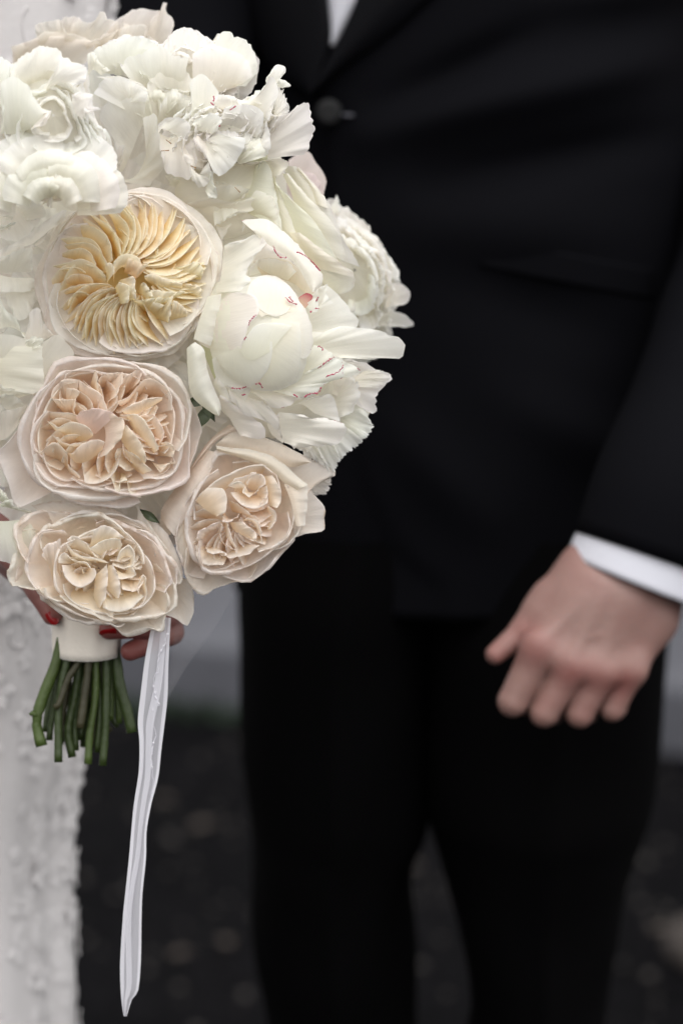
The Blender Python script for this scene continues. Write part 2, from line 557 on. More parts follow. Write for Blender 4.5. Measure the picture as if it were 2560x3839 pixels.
class Flower:
    def __init__(self, name, bouquet, c, label=None, R0=250, k=0.35, mat=None, base=CREAM, tip=WHITE, n=None):
        self.c = np.array(c, float); self.R0 = R0; self.k = k
        self.o = empty(name, B(self.c), bouquet)
        if label: self.o['label'] = label
        self.mat, self.base, self.tip = mat, np.array(base), np.array(tip)
        self.seed = int(abs(c[0] * 7 + c[1] * 13 + c[2]))
        self.sl = np.array([0.0, 0.0]) if n is None else np.array(n, float)

    def dome(self, x, y):
        dx, dy = x - self.c[0], y - self.c[1]
        r2 = (dx ** 2 + dy ** 2) / self.R0 ** 2
        return self.c[2] + self.sl[0] * dx + self.sl[1] * dy - self.k * self.R0 * np.minimum(r2, 4)

    def lift(self, pts, dz=0.0):
        P = np.array([list(p) + [np.nan] * (3 - len(p)) for p in pts], float)
        m = np.isnan(P[:, 2])
        P[m, 2] = self.dome(P[m, 0], P[m, 1]) + dz
        return P

    def blade(self, A, Bq, za=-60, zb=0, bulge=0.0, side=0.0, prof=0.0, wav=0.0, wf=3.0, jag=0.0, lip=0.0, lipz=1.0, mat=None,
              base=None, tip=None, nu=22, nv=14, cpow=1.5, surf=None, name='petal', closeu=False, vwav=0.0, smooth=True):
        """sheet from edge A (root) to edge B (rim). prof>0: cup (moves out first, then rises); <0: domed."""
        self.seed += 1
        sd = self.seed
        r = np.random.default_rng(sd)
        a = resample(self.lift(A, za), nu, smooth); b = resample(self.lift(Bq, zb), nu, smooth)
        nl = 5 if lip else 0
        v = np.linspace(0, 1, nv)
        u = np.linspace(0, 1, nu)
        U, V = np.meshgrid(u, v)
        e = max(prof, 0); e2 = max(-prof, 0)
        sxy = (1 - e) * V + e * np.sin(V * np.pi / 2)
        sz = (1 - e) * V + e * (1 - np.cos(V * np.pi / 2))
        if e2:
            sxy = (1 - e2) * V + e2 * (1 - np.cos(V * np.pi / 2)); sz = (1 - e2) * V + e2 * np.sin(V * np.pi / 2)
        G = np.empty((nv, nu, 3))
        for k in range(2):
            G[..., k] = a[None, :, k] * (1 - sxy) + b[None, :, k] * sxy
        G[..., 2] = a[None, :, 2] * (1 - sz) + b[None, :, 2] * sz
        if surf is not None:
            G[..., 2] = surf(G[..., 0], G[..., 1]) + za * (1 - V ** 3) + zb * V ** 3
        G[..., 2] += bulge * np.sin(np.pi * V) + side * (np.sin(np.pi * U) - 0.5)
        dirv = b - a
        ln = np.linalg.norm(dirv[:, :2], axis=1).mean() + 1e-6
        if wav:
            w1 = wob(u, sd, f=(wf * .5, wf, wf * 1.9, wf * 3.1), a=(.7, 1, .6, .35))
            w2 = wob(u, sd + 900, f=(wf * .5, wf, wf * 1.9, wf * 3.1), a=(.7, 1, .6, .35))
            G[..., 2] += wav * w1[None, :] * V ** 1.6
            nrm = np.stack([-dirv[:, 1], dirv[:, 0]], 1) / (np.linalg.norm(dirv[:, :2], axis=1)[:, None] + 1e-6)
            G[..., 0] += 0.45 * wav * (w2 * nrm[:, 0])[None, :] * V ** 2
            G[..., 1] += 0.45 * wav * (w2 * nrm[:, 1])[None, :] * V ** 2
        if vwav:
            dr = 0.10 * np.sin(2.2 * V + r.random() * 6) + 0.05 * np.sin(5.1 * V + r.random() * 6)
            G[..., 2] += 1.1 * vwav * wob(U + dr, sd + 31, f=(.9, 2.1, 3.7, 6.1), a=(1, .75, .4, .22)) * (0.35 + 0.65 * V)
        if jag:
            jj = np.abs(wob(u, sd + 55, f=(4, 9, 17, 29), a=(1, .8, .6, .4)))
            sh = -jag * jj[None, :] * V ** 4
            dn = dirv / (np.linalg.norm(dirv, axis=1)[:, None] + 1e-6)
            G += sh[..., None] * dn[None]
        VV = V
        if nl:
            # rolled lip: keeps going past the rim and turns down
            d = G[-1] - G[-2]; d /= np.linalg.norm(d, axis=1)[:, None] + 1e-9
            d2 = d.copy(); d2[:, 2] = 0; d2 /= np.linalg.norm(d2, axis=1)[:, None] + 1e-9
            lw = lip * np.clip(0.72 + 0.55 * wob(u, sd + 77, f=(.8, 1.9, 3.7), a=(.5, .45, .3)), .12, 1.6)[:, None]
            lw = lw * (np.sin(np.pi * np.clip(u, 0.02, 0.98))[:, None] ** 0.4)
            rows = []
            for q in range(1, nl + 1):
                ang = q / nl * 2.3
                rows.append(G[-1] + lw * (np.sin(ang) * d2 * 0.75 + np.array([0, 0, -1]) * (1 - np.cos(ang)) * 0.62 * lipz))
            G = np.concatenate([G, np.stack(rows)], 0)
            VV = np.concatenate([V, np.ones((nl, nu))], 0)
        base = self.base if base is None else np.array(base)
        tip = self.tip if tip is None else np.array(tip)
        t = (VV ** cpow)[..., None]
        jit = 1 + 0.03 * (r.random(3) - 0.5)
        C = (base * (1 - t) + tip * t) * jit
        uvv = np.stack([np.broadcast_to(u, VV.shape), VV], -1)
        Wd = B(G)
        return mesh_obj(name, Wd, grid_faces(G.shape[0], nu), mat or self.mat, self.o, C, uvv)

    def ring(self, outline, n, frac=0.55, z=0, depth=90, lip=22, over=0.25, start=0.0, wav=4, jag=0, cc=None, zj=14, drop=0.12, prof=0.8, point=0.0, poly=False, **kw):
        """guard petals along a closed outline"""
        O = np.array(outline, float)
        O = resample(np.vstack([O, O[:1]]), 241, not poly)[:-1]
        cc = self.c[:2] if cc is None else np.array(cc, float)
        r = np.random.default_rng(self.seed + 5)
        kw.setdefault('smooth', not poly)
        for i in range(n):
            a0 = (start + i - over + 0.12 * (r.random() - .5)) / n; a1 = (start + i + 1 + over + 0.12 * (r.random() - .5)) / n
            tt = np.linspace(a0, a1, 11)
            P = O[(np.round(tt * 240).astype(int)) % 240]
            s = np.abs(np.linspace(-1, 1, 11))
            sc_ = 1 - drop * s ** 4 + point * (np.maximum(0, 1 - s * 2.2))
            P = cc + (P - cc) * sc_[:, None]
            # tilt: one end under its neighbour
            zz = self.dome(P[:, 0], P[:, 1]) + z + zj * np.linspace(-1, 1, 11) + zj * .5 * (r.random() - .5)
            crest = np.column_stack([P, zz])
            rt = cc + (P - cc) * frac
            root = np.column_stack([rt, self.dome(rt[:, 0], rt[:, 1]) + z - depth])
            self.blade(root, crest, lip=lip, wav=wav, jag=jag, prof=prof, **kw)

    def cushion(self, outline, scale=.9, z=-55, depth=120, name='petal', colr=None, cc=None, k=1.6):
        """full under-petal closing the flower from below; bowl if depth<0 else pillow"""
        self.seed += 1
        O = np.array(outline, float)
        cc = self.c[:2] if cc is None else np.array(cc, float)
        O = resample(np.vstack([O, O[:1]]), 49)[:-1]
        t = np.linspace(0.02, 1, 14)[:, None]
        X = cc[0] + (O[None, :, 0] - cc[0]) * scale * t; Y = cc[1] + (O[None, :, 1] - cc[1]) * scale * t
        th = np.linspace(0, 2 * np.pi, 48, endpoint=False)[None]
        Z = self.dome(X, Y) + z + depth * (1 - t ** 2) * .35 - abs(depth) * t ** 6 + 12 * np.sin(th * 5 + t * 6 + self.seed) * t
        G = np.stack([X, Y, Z], -1)
        c = np.array(self.base if colr is None else colr); C = np.broadcast_to(c, G.shape)
        uv = np.stack([np.broadcast_to(th / 6.283, Z.shape), np.broadcast_to(t * .9, Z.shape)], -1)
        return mesh_obj(name, B(G), grid_faces(14, 48, wrap=True), self.mat, self.o, C, uv)

    def fin(self, th, r0, r1, bul, depth, lean, h=0, lip=7, cc=None, dirn=1, wav=5, ey=1.0, endd=.28, tap=(.16, .68), **kw):
        cc = self.c[:2] if cc is None else np.array(cc, float)
        s = np.linspace(0, 1, 9)
        r = r0 + (r1 - r0) * s
        off = bul * np.sin(np.pi * s ** 0.9) * dirn
        ca, sa = math.cos(th), math.sin(th)
        # image y points down: angle measured clockwise on the picture
        x = cc[0] + ca * r - sa * off; y = cc[1] + (sa * r + ca * off) * ey
        hc = self.dome(x, y) + h - endd * depth * (1 - np.sin(np.pi * np.clip(s, .03, .97)) ** 0.5)
        crest = np.column_stack([x, y, hc])
        rb = r0 + (r1 - r0) * (tap[0] + tap[1] * s)
        offb = off * 0.3 - dirn * lean
        xb = cc[0] + ca * rb - sa * offb; yb = cc[1] + (sa * rb + ca * offb) * ey
        root = np.column_stack([xb, yb, self.dome(xb, yb) + h - depth])
        return self.blade(root, crest, wav=wav, wf=1.6, lip=lip, prof=-0.35, **kw)


def crop(ox, oy, s):
    return lambda *pts: [(ox + p[0] / s, oy + p[1] / s) + tuple(p[2:]) for p in pts]


cA, cB, cC, cD = crop(0, 0, 2), crop(500, 50, 2), crop(800, 500, 2), crop(700, 1000, 2)
cE, cF, cG, cH = crop(560, 1520, 2), crop(0, 700, 2), crop(0, 1250, 1.96), crop(0, 1800, 1.96)
# ------------------------------------------------------------------ the setting
def ground_sheet():
    xs = np.concatenate([[-200, -60, -20], np.linspace(-6, 6, 25), [20, 60, 200]])
    ys = np.concatenate([[-60, -20, -6], np.linspace(-1, 12, 27), [25, 60, 250]])
    X, Y = np.meshgrid(xs, ys)
    return np.stack([X, Y, np.zeros_like(X)], -1).reshape(-1, 3), grid_faces(len(ys), len(xs))


v_, f_ = ground_sheet()
road = mesh_obj('road', v_, f_, M_ASPH, smooth=False)
props(road, kind='structure')

# pavement island across the road behind the couple, kerbed, running obliquely to the right
na = WG(-900, 2290, .12)[:2]; nb = WG(2560, 2590, .12)[:2]
ddir = (nb - na) / np.linalg.norm(nb - na)
nrm = np.array([-ddir[1], ddir[0]])
p0_, p1_ = na - ddir * 1.5, nb + ddir * 1.2
w0, w1 = 3.4, 0.62
quad = [p0_, p1_, p1_ + nrm * w1, p0_ + nrm * w0]


def prism(q, z0, z1):
    V = [(*p, z0) for p in q] + [(*p, z1) for p in q]
    return np.array(V), [[3, 2, 1, 0], [4, 5, 6, 7], [0, 1, 5, 4], [1, 2, 6, 5], [2, 3, 7, 6], [3, 0, 4, 7]]


v_, f_ = prism([q + (nrm * .15 if k < 2 else -nrm * .15) for k, q in enumerate(quad)], -.02, .118)
pav = bevel(mesh_obj('pavement', v_, f_, M_CONC, smooth=False), .006)
props(pav, kind='structure')
kerb = empty('kerb', (*p0_, 0)); props(kerb, kind='structure')
Lk = np.linalg.norm(p1_ - p0_)
nk = int(Lk / .92)
a0 = math.atan2(ddir[1], ddir[0])
kme = None
for side in (0, 1):
    for i in range(nk):
        s = (i + .5) / nk
        w = 0 if side == 0 else (w0 + (w1 - w0) * s) - .15
        c_ = p0_ + ddir * Lk * s + nrm * (.075 + w)
        v_, f_ = box(0, 0, 0, Lk / nk - .012, .146, .145)
        v_ = v_ + np.array([c_[0], c_[1], .052])
        rot = a0
        if kme is None:
            k_o = bevel(mesh_obj('kerb_stone', v_, f_, M_KERB, kerb, smooth=False), .012)
            kme = k_o
        else:
            k_o = kme.copy(); col.objects.link(k_o); k_o.parent = kerb
            k_o.location = Vector((c_[0], c_[1], .052)) - wloc(kerb)
        k_o.rotation_euler = (0, 0, a0 + (0 if side == 0 else math.atan2(w1 - w0, Lk)))

# moss where the kerb meets the road
def clump(cx, cy, r, n, h, seed, mat, name):
    r_ = np.random.default_rng(seed)
    P = []
    for _ in range(n):
        a = r_.random() * 6.28; q = r * math.sqrt(r_.random())
        x, y = cx + q * math.cos(a) * 2.2, cy + q * math.sin(a) * .6
        s = .008 + .012 * r_.random()
        th = r_.random() * 6.28
        V = np.array([[x - s * math.cos(th), y - s * math.sin(th), 0.002], [x + s * math.cos(th), y + s * math.sin(th), 0.002], [x + .01 * r_.normal(), y + .01 * r_.normal(), h * (.5 + r_.random())]])
        P.append((V, [[0, 1, 2]]))
    v, f = merge(P)
    o = mesh_obj(name, v, f, mat, smooth=False)
    return o


mp_ = WG(640, 2650)
ms = clump(mp_[0], mp_[1] - .03, .16, 220, .022, 5, M_MOSS, 'moss')
props(ms, 'dark green moss and grass tufts along the kerb edge behind the ribbon', 'moss', kind='stuff')

# grit and crumbs on the asphalt
r_ = np.random.default_rng(11)
P = []
for _ in range(1400):
    x, y = -1.6 + 3.6 * r_.random(), 2.3 + 2.2 * r_.random()
    s = .002 + .005 * r_.random() ** 2
    v, f = box(x, y, s * .4, s * 2, s * 1.6, s, r_.random() * 3)
    P.append((v, f))
v, f = merge(P)
gr = mesh_obj('grit', v, f, M_GRIT, smooth=False)
props(gr, 'scattered pale grit and crumbs on the dark asphalt', 'grit', kind='stuff')

# dry leaves seen as soft blurred spots
def dry_leaf(x, y, s, rot, label):
    c = WG(x, y)
    t = np.linspace(0, 1, 9); u = np.linspace(-1, 1, 7)
    U, T = np.meshgrid(u, t)
    w = np.sin(np.pi * np.clip(T, .02, .98)) ** .8 * .38
    X = U * w; Y = T - .5; Z = .12 + .25 * (U * w) ** 2 * 2 + .10 * np.sin(T * 5)
    cs, sn = math.cos(rot), math.sin(rot)
    G = np.stack([c[0] + s * (cs * X - sn * Y), c[1] + s * (sn * X + cs * Y), s * Z * .5 + .001], -1)
    lf = empty('fallen_leaf', (c[0], c[1], 0)); props(lf, label, 'leaf', group='dry leaves lying on the asphalt')
    mesh_obj('blade', G, grid_faces(9, 7), M_DRY, lf)
    st = np.array([[c[0] - sn * s * -.5, c[1] + cs * s * -.5, .004 + s * .05], [c[0] - sn * s * -.85, c[1] + cs * s * -.85, .003]])
    v, f = tube(st, .0012, 6)
    mesh_obj('stalk', v, f, M_DRY, lf)


for args in [
    (845, 3535, .032, .3, 'small tan dry leaf right of the ribbon end, near the left trouser leg'),
    (755, 3100, .040, 1.9, 'tan dry leaf on the asphalt halfway down, right of the ribbon'),
    (605, 3005, .036, 1.2, 'reddish brown dry leaf just right of where the ribbon narrows'),
    (675, 3580, .028, 2.2, 'small dull dry leaf left of the one beside the left trouser leg'),
    (2470, 3490, .034, .8, 'pale tan dry leaf on the asphalt right of the trousers'),
    (1550, 3250, .026, .5, 'small dry leaf seen in the gap between the trouser legs'),
]:
    dry_leaf(*args)

# pale stone at the right edge
c = WG(2640, 3610)
r_ = np.random.default_rng(2)
th = np.linspace(0, 2 * np.pi, 20, endpoint=False); ph = np.linspace(-.4, np.pi / 2, 9)
T, Pp = np.meshgrid(th, ph)
rr = .075 * (1 + .10 * np.sin(3 * T + 1) + .06 * np.sin(5 * T + 2 * Pp))
G = np.stack([c[0] + .02 + rr * np.cos(T) * np.cos(Pp), c[1] + rr * np.sin(T) * np.cos(Pp) * .8, .02 + rr * .6 * np.sin(Pp)], -1)
v = G.reshape(-1, 3)
st = mesh_obj('stone', v, grid_faces(9, 20, wrap=True), M_STONE2, loc=(c[0], c[1], 0))
props(st, 'pale rounded stone lying on the asphalt at the lower right edge', 'stone')

# stone gate pier beyond the island, at the right edge
c = WG(2590, 2440)
gp = empty('gate_pier', (c[0], c[1], 0)); props(gp, 'pale stone pier standing beyond the kerb behind the right hand', 'pier')
for i in range(6):
    v, f = box(c[0] + .12, c[1] + .15, .115 + i * .225, .34 - (.006 * (i % 2)), .34 - (.006 * (i % 2)), .215, 0)
    bevel(mesh_obj('stone_block', v, f, M_STONE, gp, smooth=False), .01)
v, f = box(c[0] + .12, c[1] + .15, .115 + 6 * .225 - .07, .42, .42, .07, 0)
bevel(mesh_obj('cap_stone', v, f, M_STONE, gp, smooth=False), .015)
# ------------------------------------------------------------------ the groom
DS = SW / 1568.0                       # drawing pixels (1568 wide) -> picture units


def clean_body(name, meshes, mat, parent, reds=()):
    V = np.vstack([m[0] for m in meshes]); off = 0; F = []
    for v, q in meshes:
        F.append(q + off); off += len(v)
    F = np.vstack(F)
    c = np.zeros((len(V), 3)) + .12
    for (p, r, a) in reds:
        d = np.linalg.norm(V - np.array(p), axis=1)
        c += (a * np.exp(-(d / r) ** 2))[:, None]
    return mesh_obj(name, V, F, mat, parent, c)


GY = 1.86
groom = empty('person', (0.12, GY, 0))
props(groom, 'groom in a black suit and white shirt, his left hand hanging loosely closed', 'person')

trow = [(-300, 560, 1650), (0, 550, 1655), (300, 556, 1640), (700, 560, 1610), (1000, 555, 1585), (1200, 548, 1562), (1345, 540, 1545)]
TZ, TX, TR = [], [], []
for (y, a, b) in trow:
    pa, pb = WY(a * DS, y * DS, GY), WY(b * DS, y * DS, GY)
    TZ.append(pa[2]); TX.append((pa[0] + pb[0]) / 2); TR.append((pb[0] - pa[0]) / 2)
TZ, TX, TR = [np.array(v)[::-1] for v in (TZ, TX, TR)]
for z, x, r in ((1.42, TX[-1] + .0, .20), (1.455, TX[-1], .175), (1.48, TX[-1], .12), (1.50, TX[-1], .075)):
    TZ = np.append(TZ, z); TX = np.append(TX, x); TR = np.append(TR, r)


def tor(z):
    r = np.interp(z, TZ, TR)
    return np.interp(z, TZ, TX), r, np.minimum(.128, r * .72)


def onT(xd, yd, off=0.0):
    """point of the jacket front seen at drawing pixel (xd, yd), off metres proud of it"""
    xd, yd = np.asarray(xd, float), np.asarray(yd, float)
    Y = np.full(xd.shape, GY - .12)
    for _ in range(6):
        P = WY(xd * DS, yd * DS, Y)
        cx, rx, ry = tor(P[..., 2])
        q = np.clip(1 - ((P[..., 0] - cx) / rx) ** 2, 0.02, 1)
        Y = GY - ry * np.sqrt(q) - off
    return WY(xd * DS, yd * DS, Y)


FOLDS = [(870, 300, 1560, 120, 60, .010), (880, 250, 1250, 60, 40, -.008), (1000, 420, 1568, 300, 50, -.007), (900, 520, 1500, 520, 90, .005), (1050, 640, 1500, 800, 80, -.004),
         (1150, 900, 1500, 1100, 70, .005), (900, 960, 1150, 1250, 60, .004), (1250, 0, 1650, -60, 50, .006)]


def todraw(V):
    d = V - CP
    f = d @ CF
    x = (d @ CR) / f / TW * 1568 + 784
    y = -(d @ CU) / f / TW * 1568 + 1175.7
    return x, y


def seg(x, y, a):
    x0, y0, x1, y1 = a
    t = np.clip(((x - x0) * (x1 - x0) + (y - y0) * (y1 - y0)) / ((x1 - x0) ** 2 + (y1 - y0) ** 2), 0, 1)
    return np.hypot(x - x0 - t * (x1 - x0), y - y0 - t * (y1 - y0)), t


nz_, na_ = 110, 150
zs = np.linspace(TZ[0], TZ[-1], nz_)
an = np.linspace(0, 2 * np.pi, na_, endpoint=False)
Zg, Ag = np.meshgrid(zs, an, indexing='ij')
cx_, rx_, ry_ = tor(Zg)
rows = np.stack([cx_ + rx_ * np.cos(Ag), GY + ry_ * np.sin(Ag), Zg], -1)
nrm_ = np.stack([np.cos(Ag), np.sin(Ag), 0 * Ag], -1)
xd_, yd_ = todraw(rows)
dsp = np.zeros_like(xd_)
front = (np.sin(Ag) < 0.1)
for a in FOLDS:
    dd, t = seg(xd_, yd_, a[:4])
    dsp += np.where(front, 1.7 * a[5] * np.exp(-(dd / a[4]) ** 2) * np.sin(np.pi * np.clip(t * .85 + .12, 0, 1)), 0)
# overlapping front edge: everything right of the cutaway line is one cloth thickness proud
cutx = np.interp(yd_, [-200, 260, 520, 880, 1100, 1250, 1345], [740, 745, 765, 800, 840, 900, 1010])
dsp += np.where(front, .0035 / (1 + np.exp(-(xd_ - cutx) / 3.0)), 0)
dsp += .0016 * np.sin(Zg * 37 + 3 * np.sin(Ag * 2)) * np.sin(Ag * 5 + Zg * 9)
rows = rows + nrm_ * dsp[..., None]
# the hem dips at the sides
jk = mesh_obj('jacket', rows, grid_faces(nz_, na_, wrap=True), M_SUIT, groom)
md = jk.modifiers.new('cloth', 'SOLIDIFY'); md.thickness = .003; md.offset = -1


def cloth_patch(name, A, Bq, mat, off0, off1, parent, nu=24, nv=10, bulge=0, thick=.0025):
    a, b = resample(A, nu), resample(Bq, nu)
    v = np.linspace(0, 1, nv)[:, None, None]
    G = a[None] * (1 - v) + b[None] * v
    o = (off0 + (off1 - off0) * v[..., 0] + bulge * np.sin(np.pi * v[..., 0])) * np.ones((1, nu))
    P = onT(G[..., 0], G[..., 1], o)
    ob = mesh_obj(name, P, grid_faces(nv, nu), mat, parent)
    if thick:
        m = ob.modifiers.new('cloth', 'SOLIDIFY'); m.thickness = thick; m.offset = 0
    return ob


cL = lambda *p: [((800 + q[0] / .891) / DS, (q[1] / .891) / DS) for q in p]
cloth_patch('shirt', cL((330, -300), (360, -120), (378, 0), (395, 150)), cL((640, -300), (520, -120), (480, 0), (400, 150)), M_SHIRT, .006, .006, groom, bulge=.004)
# lapels: left one under, right one over it, both rolling to the button
cloth_patch('lapel', cL((60, -300), (80, -120), (92, 0), (150, 175), (235, 262), (322, 318)), cL((350, -300), (372, -120), (382, 0), (392, 120), (372, 210), (330, 318)), M_LAPEL, .006, .012, groom, bulge=.004)
cloth_patch('lapel', cL((640, -300), (530, -120), (478, 0), (432, 105), (385, 200), (336, 300)), cL((960, -300), (830, -120), (712, 0), (575, 122), (420, 238), (340, 300)), M_LAPEL, .015, .006, groom, bulge=.006)
pf = cloth_patch('pocket_flap', [(1105, 545), (1300, 580), (1500, 618)], [(1100, 610), (1295, 648), (1496, 686)], M_SUIT, .007, .005, groom)
# button and buttonhole
bc = onT(np.array(755.), np.array(257.), .011)
th_ = np.linspace(0, 2 * np.pi, 28, endpoint=False)
prof_ = [(0, .0035), (.006, .0042), (.0088, .0035), (.0098, .0015), (.0095, -.001)]
G = np.stack([np.stack([bc[0] + r * np.cos(th_), np.full(28, bc[1] - h), bc[2] + r * np.sin(th_)], -1) for r, h in prof_])
btn = mesh_obj('button', G, grid_faces(5, 28, wrap=True), M_BUTTON, groom)
b0, b1 = onT(np.array(783.), np.array(262.), .007), onT(np.array(812.), np.array(264.), .007)
v_, f_ = tube(np.linspace(b0, b1, 6), [.0006, .001, .0011, .0011, .001, .0006], 8)
mesh_obj('buttonhole', v_, f_, M_THREAD, groom)


def sleeve(name, path, radii, parent, mat=M_SUIT, seed=1, n=48, m=60, flat=.86, crease=.004, close=False):
    P = resample([list(p) + [r] for p, r in zip(path, radii)], m)
    C, rad = P[:, :3], P[:, 3]
    T = np.gradient(C, axis=0); T /= np.linalg.norm(T, axis=1)[:, None]
    th = np.linspace(0, 2 * np.pi, n, endpoint=False)
    side = np.cross(T, np.array([0, -1.0, 0])); side /= np.linalg.norm(side, axis=1)[:, None]
    fr = np.cross(side, T)
    Th, S_ = np.meshgrid(th, np.linspace(0, 1, m))
    r = rad[:, None] * (1 + 0 * Th)
    r = r + crease * np.sin(S_ * 23 + 2.2 * np.sin(Th + seed) + seed) * (.4 + .6 * np.sin(Th * 2 + seed)) * np.clip((1 - S_) * 4, 0.1, 1)
    G = C[:, None] + side[:, None] * (r * np.cos(Th))[..., None] + fr[:, None] * (r * np.sin(Th) * flat)[..., None]
    o = mesh_obj(name, G, grid_faces(m, n, wrap=True), mat, parent)
    md = o.modifiers.new('cloth', 'SOLIDIFY'); md.thickness = .003; md.offset = -1
    return o


def D_(x, y, d): return W(x * DS, y * DS, d)


path = [D_(1700, -560, 1.86), D_(1790, -200, 1.84), D_(1800, 250, 1.80), D_(1745, 700, 1.73), D_(1620, 960, 1.66), D_(1545, 1130, 1.605), D_(1492, 1280, 1.600)]
sleeve('sleeve', path, [.075, .078, .072, .064, .056, .051, .049], groom, seed=2)
cuffp = [D_(1530, 1170, 1.602), D_(1492, 1262, 1.601), D_(1461, 1338, 1.602)]
cf_ = sleeve('shirt_cuff', cuffp, [.0455, .0465, .0470], groom, mat=M_SHIRT, crease=0, m=14)
for i in range(4):
    c_ = D_(1640 + i * 12, 1215 - i * 30, 1.60)
    v_, f_ = tube(np.array([c_, c_ + [0, -.003, 0]]), .006, 12)
    mesh_obj('cuff_button', v_, f_, M_BUTTON, groom)
path = [D_(640, -560, 1.88), D_(540, -330, 1.86), D_(420, 0, 1.82), D_(330, 330, 1.76), D_(180, 640, 1.72), D_(-40, 800, 1.70), D_(-220, 880, 1.70)]
sleeve('sleeve', path, [.080, .080, .072, .064, .056, .051, .048], groom, seed=5)

# trousers
def leg(rows, Yc, rdep, seed):
    C, RX = [], []
    for (y, a, b), yc in zip(rows, Yc):
        pa, pb = WY(a * DS, y * DS, yc), WY(b * DS, y * DS, yc)
        C.append([(pa[0] + pb[0]) / 2, yc, pa[2]]); RX.append((pb[0] - pa[0]) / 2)
    P = resample([c + [r, d] for c, r, d in zip(C, RX, rdep)], 90)
    th = np.linspace(0, 2 * np.pi, 64, endpoint=False)
    Th, S_ = np.meshgrid(th, np.linspace(0, 1, 90))
    cr = .006 * np.exp(-((Th - 1.5 * np.pi) / .12) ** 2)
    w = .003 * np.sin(S_ * 31 + 2 * np.sin(Th + seed)) * np.sin(Th * 3 + seed) * np.exp(-((S_ - .42) / .25) ** 2)
    G = np.stack([P[:, 0:1] + (P[:, 3:4] + w) * np.cos(Th), P[:, 1:2] + (P[:, 4:5] + cr + w) * np.sin(Th), P[:, 2:3] + 0 * Th], -1)
    return G.reshape(-1, 3), grid_faces(90, 64, wrap=True).tolist()


LL = [(1180, 552, 1080), (1340, 545, 1030), (1500, 548, 1000), (1700, 556, 990), (1850, 566, 990), (1910, 572, 982), (1965, 574, 955), (2050, 580, 942), (2200, 590, 956), (2352, 605, 962), (2600, 620, 950), (2900, 640, 930), (3330, 650, 920)]
RL = [(1180, 960, 1552), (1340, 960, 1540), (1500, 965, 1530), (1700, 970, 1512), (1850, 978, 1495), (1905, 990, 1480), (1965, 1008, 1462), (2050, 1032, 1432), (2200, 1070, 1400), (2310, 1080, 1393), (2352, 1074, 1390), (2600, 1060, 1370), (2900, 1060, 1340), (3330, 1070, 1330)]
tA = leg(LL, [1.86, 1.85, 1.84, 1.83, 1.83, 1.83, 1.83, 1.83, 1.83, 1.84, 1.85, 1.86, 1.88], [.12, .12, .11, .10, .095, .09, .088, .085, .08, .075, .075, .08, .08], 1)
tB = leg(RL, [1.86, 1.84, 1.82, 1.81, 1.80, 1.80, 1.80, 1.80, 1.80, 1.80, 1.80, 1.81, 1.82, 1.84], [.12, .12, .115, .105, .10, .095, .092, .088, .084, .08, .08, .078, .08, .08], 3)
mesh_obj('trousers', *merge([tA, tB]), M_TROU, groom)

for (x, Y, sg) in ((785, 1.88, -.12), (1200, 1.84, .12)):
    base = WY(x * DS, 3400 * DS, Y); bx, by = base[0], Y
    s = np.linspace(0, 1, 16); th = np.linspace(0, np.pi, 15)
    T_, S_ = np.meshgrid(th, s)
    hw = np.interp(s, [0, .12, .35, .6, .85, 1], [.026, .036, .038, .048, .040, .010])[:, None]
    ht = np.interp(s, [0, .12, .35, .55, .8, 1], [.075, .095, .085, .060, .045, .022])[:, None]
    yy = by + .09 - .29 * S_
    G = np.stack([bx + hw * np.cos(T_) + sg * .3 * (S_ - .3) * .5, yy, .012 + ht * np.sin(T_) ** .8], -1)
    sh_ = mesh_obj('shoe', G, grid_faces(16, 15), M_SHOE, groom)
    G2 = np.stack([bx + hw * 1.06 * np.cos(T_ * 2) + sg * .15 * (S_ - .3), yy, np.where(np.sin(T_ * 2) > 0, .014, .001) + 0 * S_], -1)
    mesh_obj('sole', G2, grid_faces(16, 15), M_SHOE, sh_)

# body: coarse figure inside the clothes, fine left hand, one mesh
cP = lambda px, py, d: W(1700 + px / 1.823, 1900 + py / 1.823, d)
tx = float(TX[-1])
neck = np.array([tx, GY, 1.50])
body = [('s', (tx, GY, 1.69), (.078, .098, .118), .02), ('c', (tx, GY, 1.47), (tx, GY - .005, 1.60), .058, .055, .03),
        ('s', (tx, GY - .10, 1.675), .014, .012), ('s', (tx, GY - .075, 1.60), (.035, .03, .03), .02), ('s', (tx - .08, GY, 1.68), (.012, .02, .032), .004), ('s', (tx + .08, GY, 1.68), (.012, .02, .032), .004),
        ('c', (tx - .15, GY, 1.41), (tx + .15, GY, 1.41), .055, .055, .04), ('c', (tx, GY, 1.35), (tx - .01, GY, 1.0), .10, .09, .05),
        ('c', (tx - .07, GY, .95), (tx + .06, GY, .95), .09, .09, .05)]
hipL, hipR = WY(780 * DS, 1350 * DS, 1.84), WY(1250 * DS, 1350 * DS, 1.82)
for h_, kx, ax in ((hipL, WY(775 * DS, 2352 * DS, 1.84), WY(785 * DS, 3350 * DS, 1.88)), (hipR, WY(1232 * DS, 2352 * DS, 1.80), WY(1200 * DS, 3350 * DS, 1.84))):
    body += [('c', h_, kx, .062, .042, .03), ('c', kx, ax, .040, .030, .02)]
sh_L, sh_R = (tx + .16, GY, 1.41), (tx - .16, GY, 1.41)
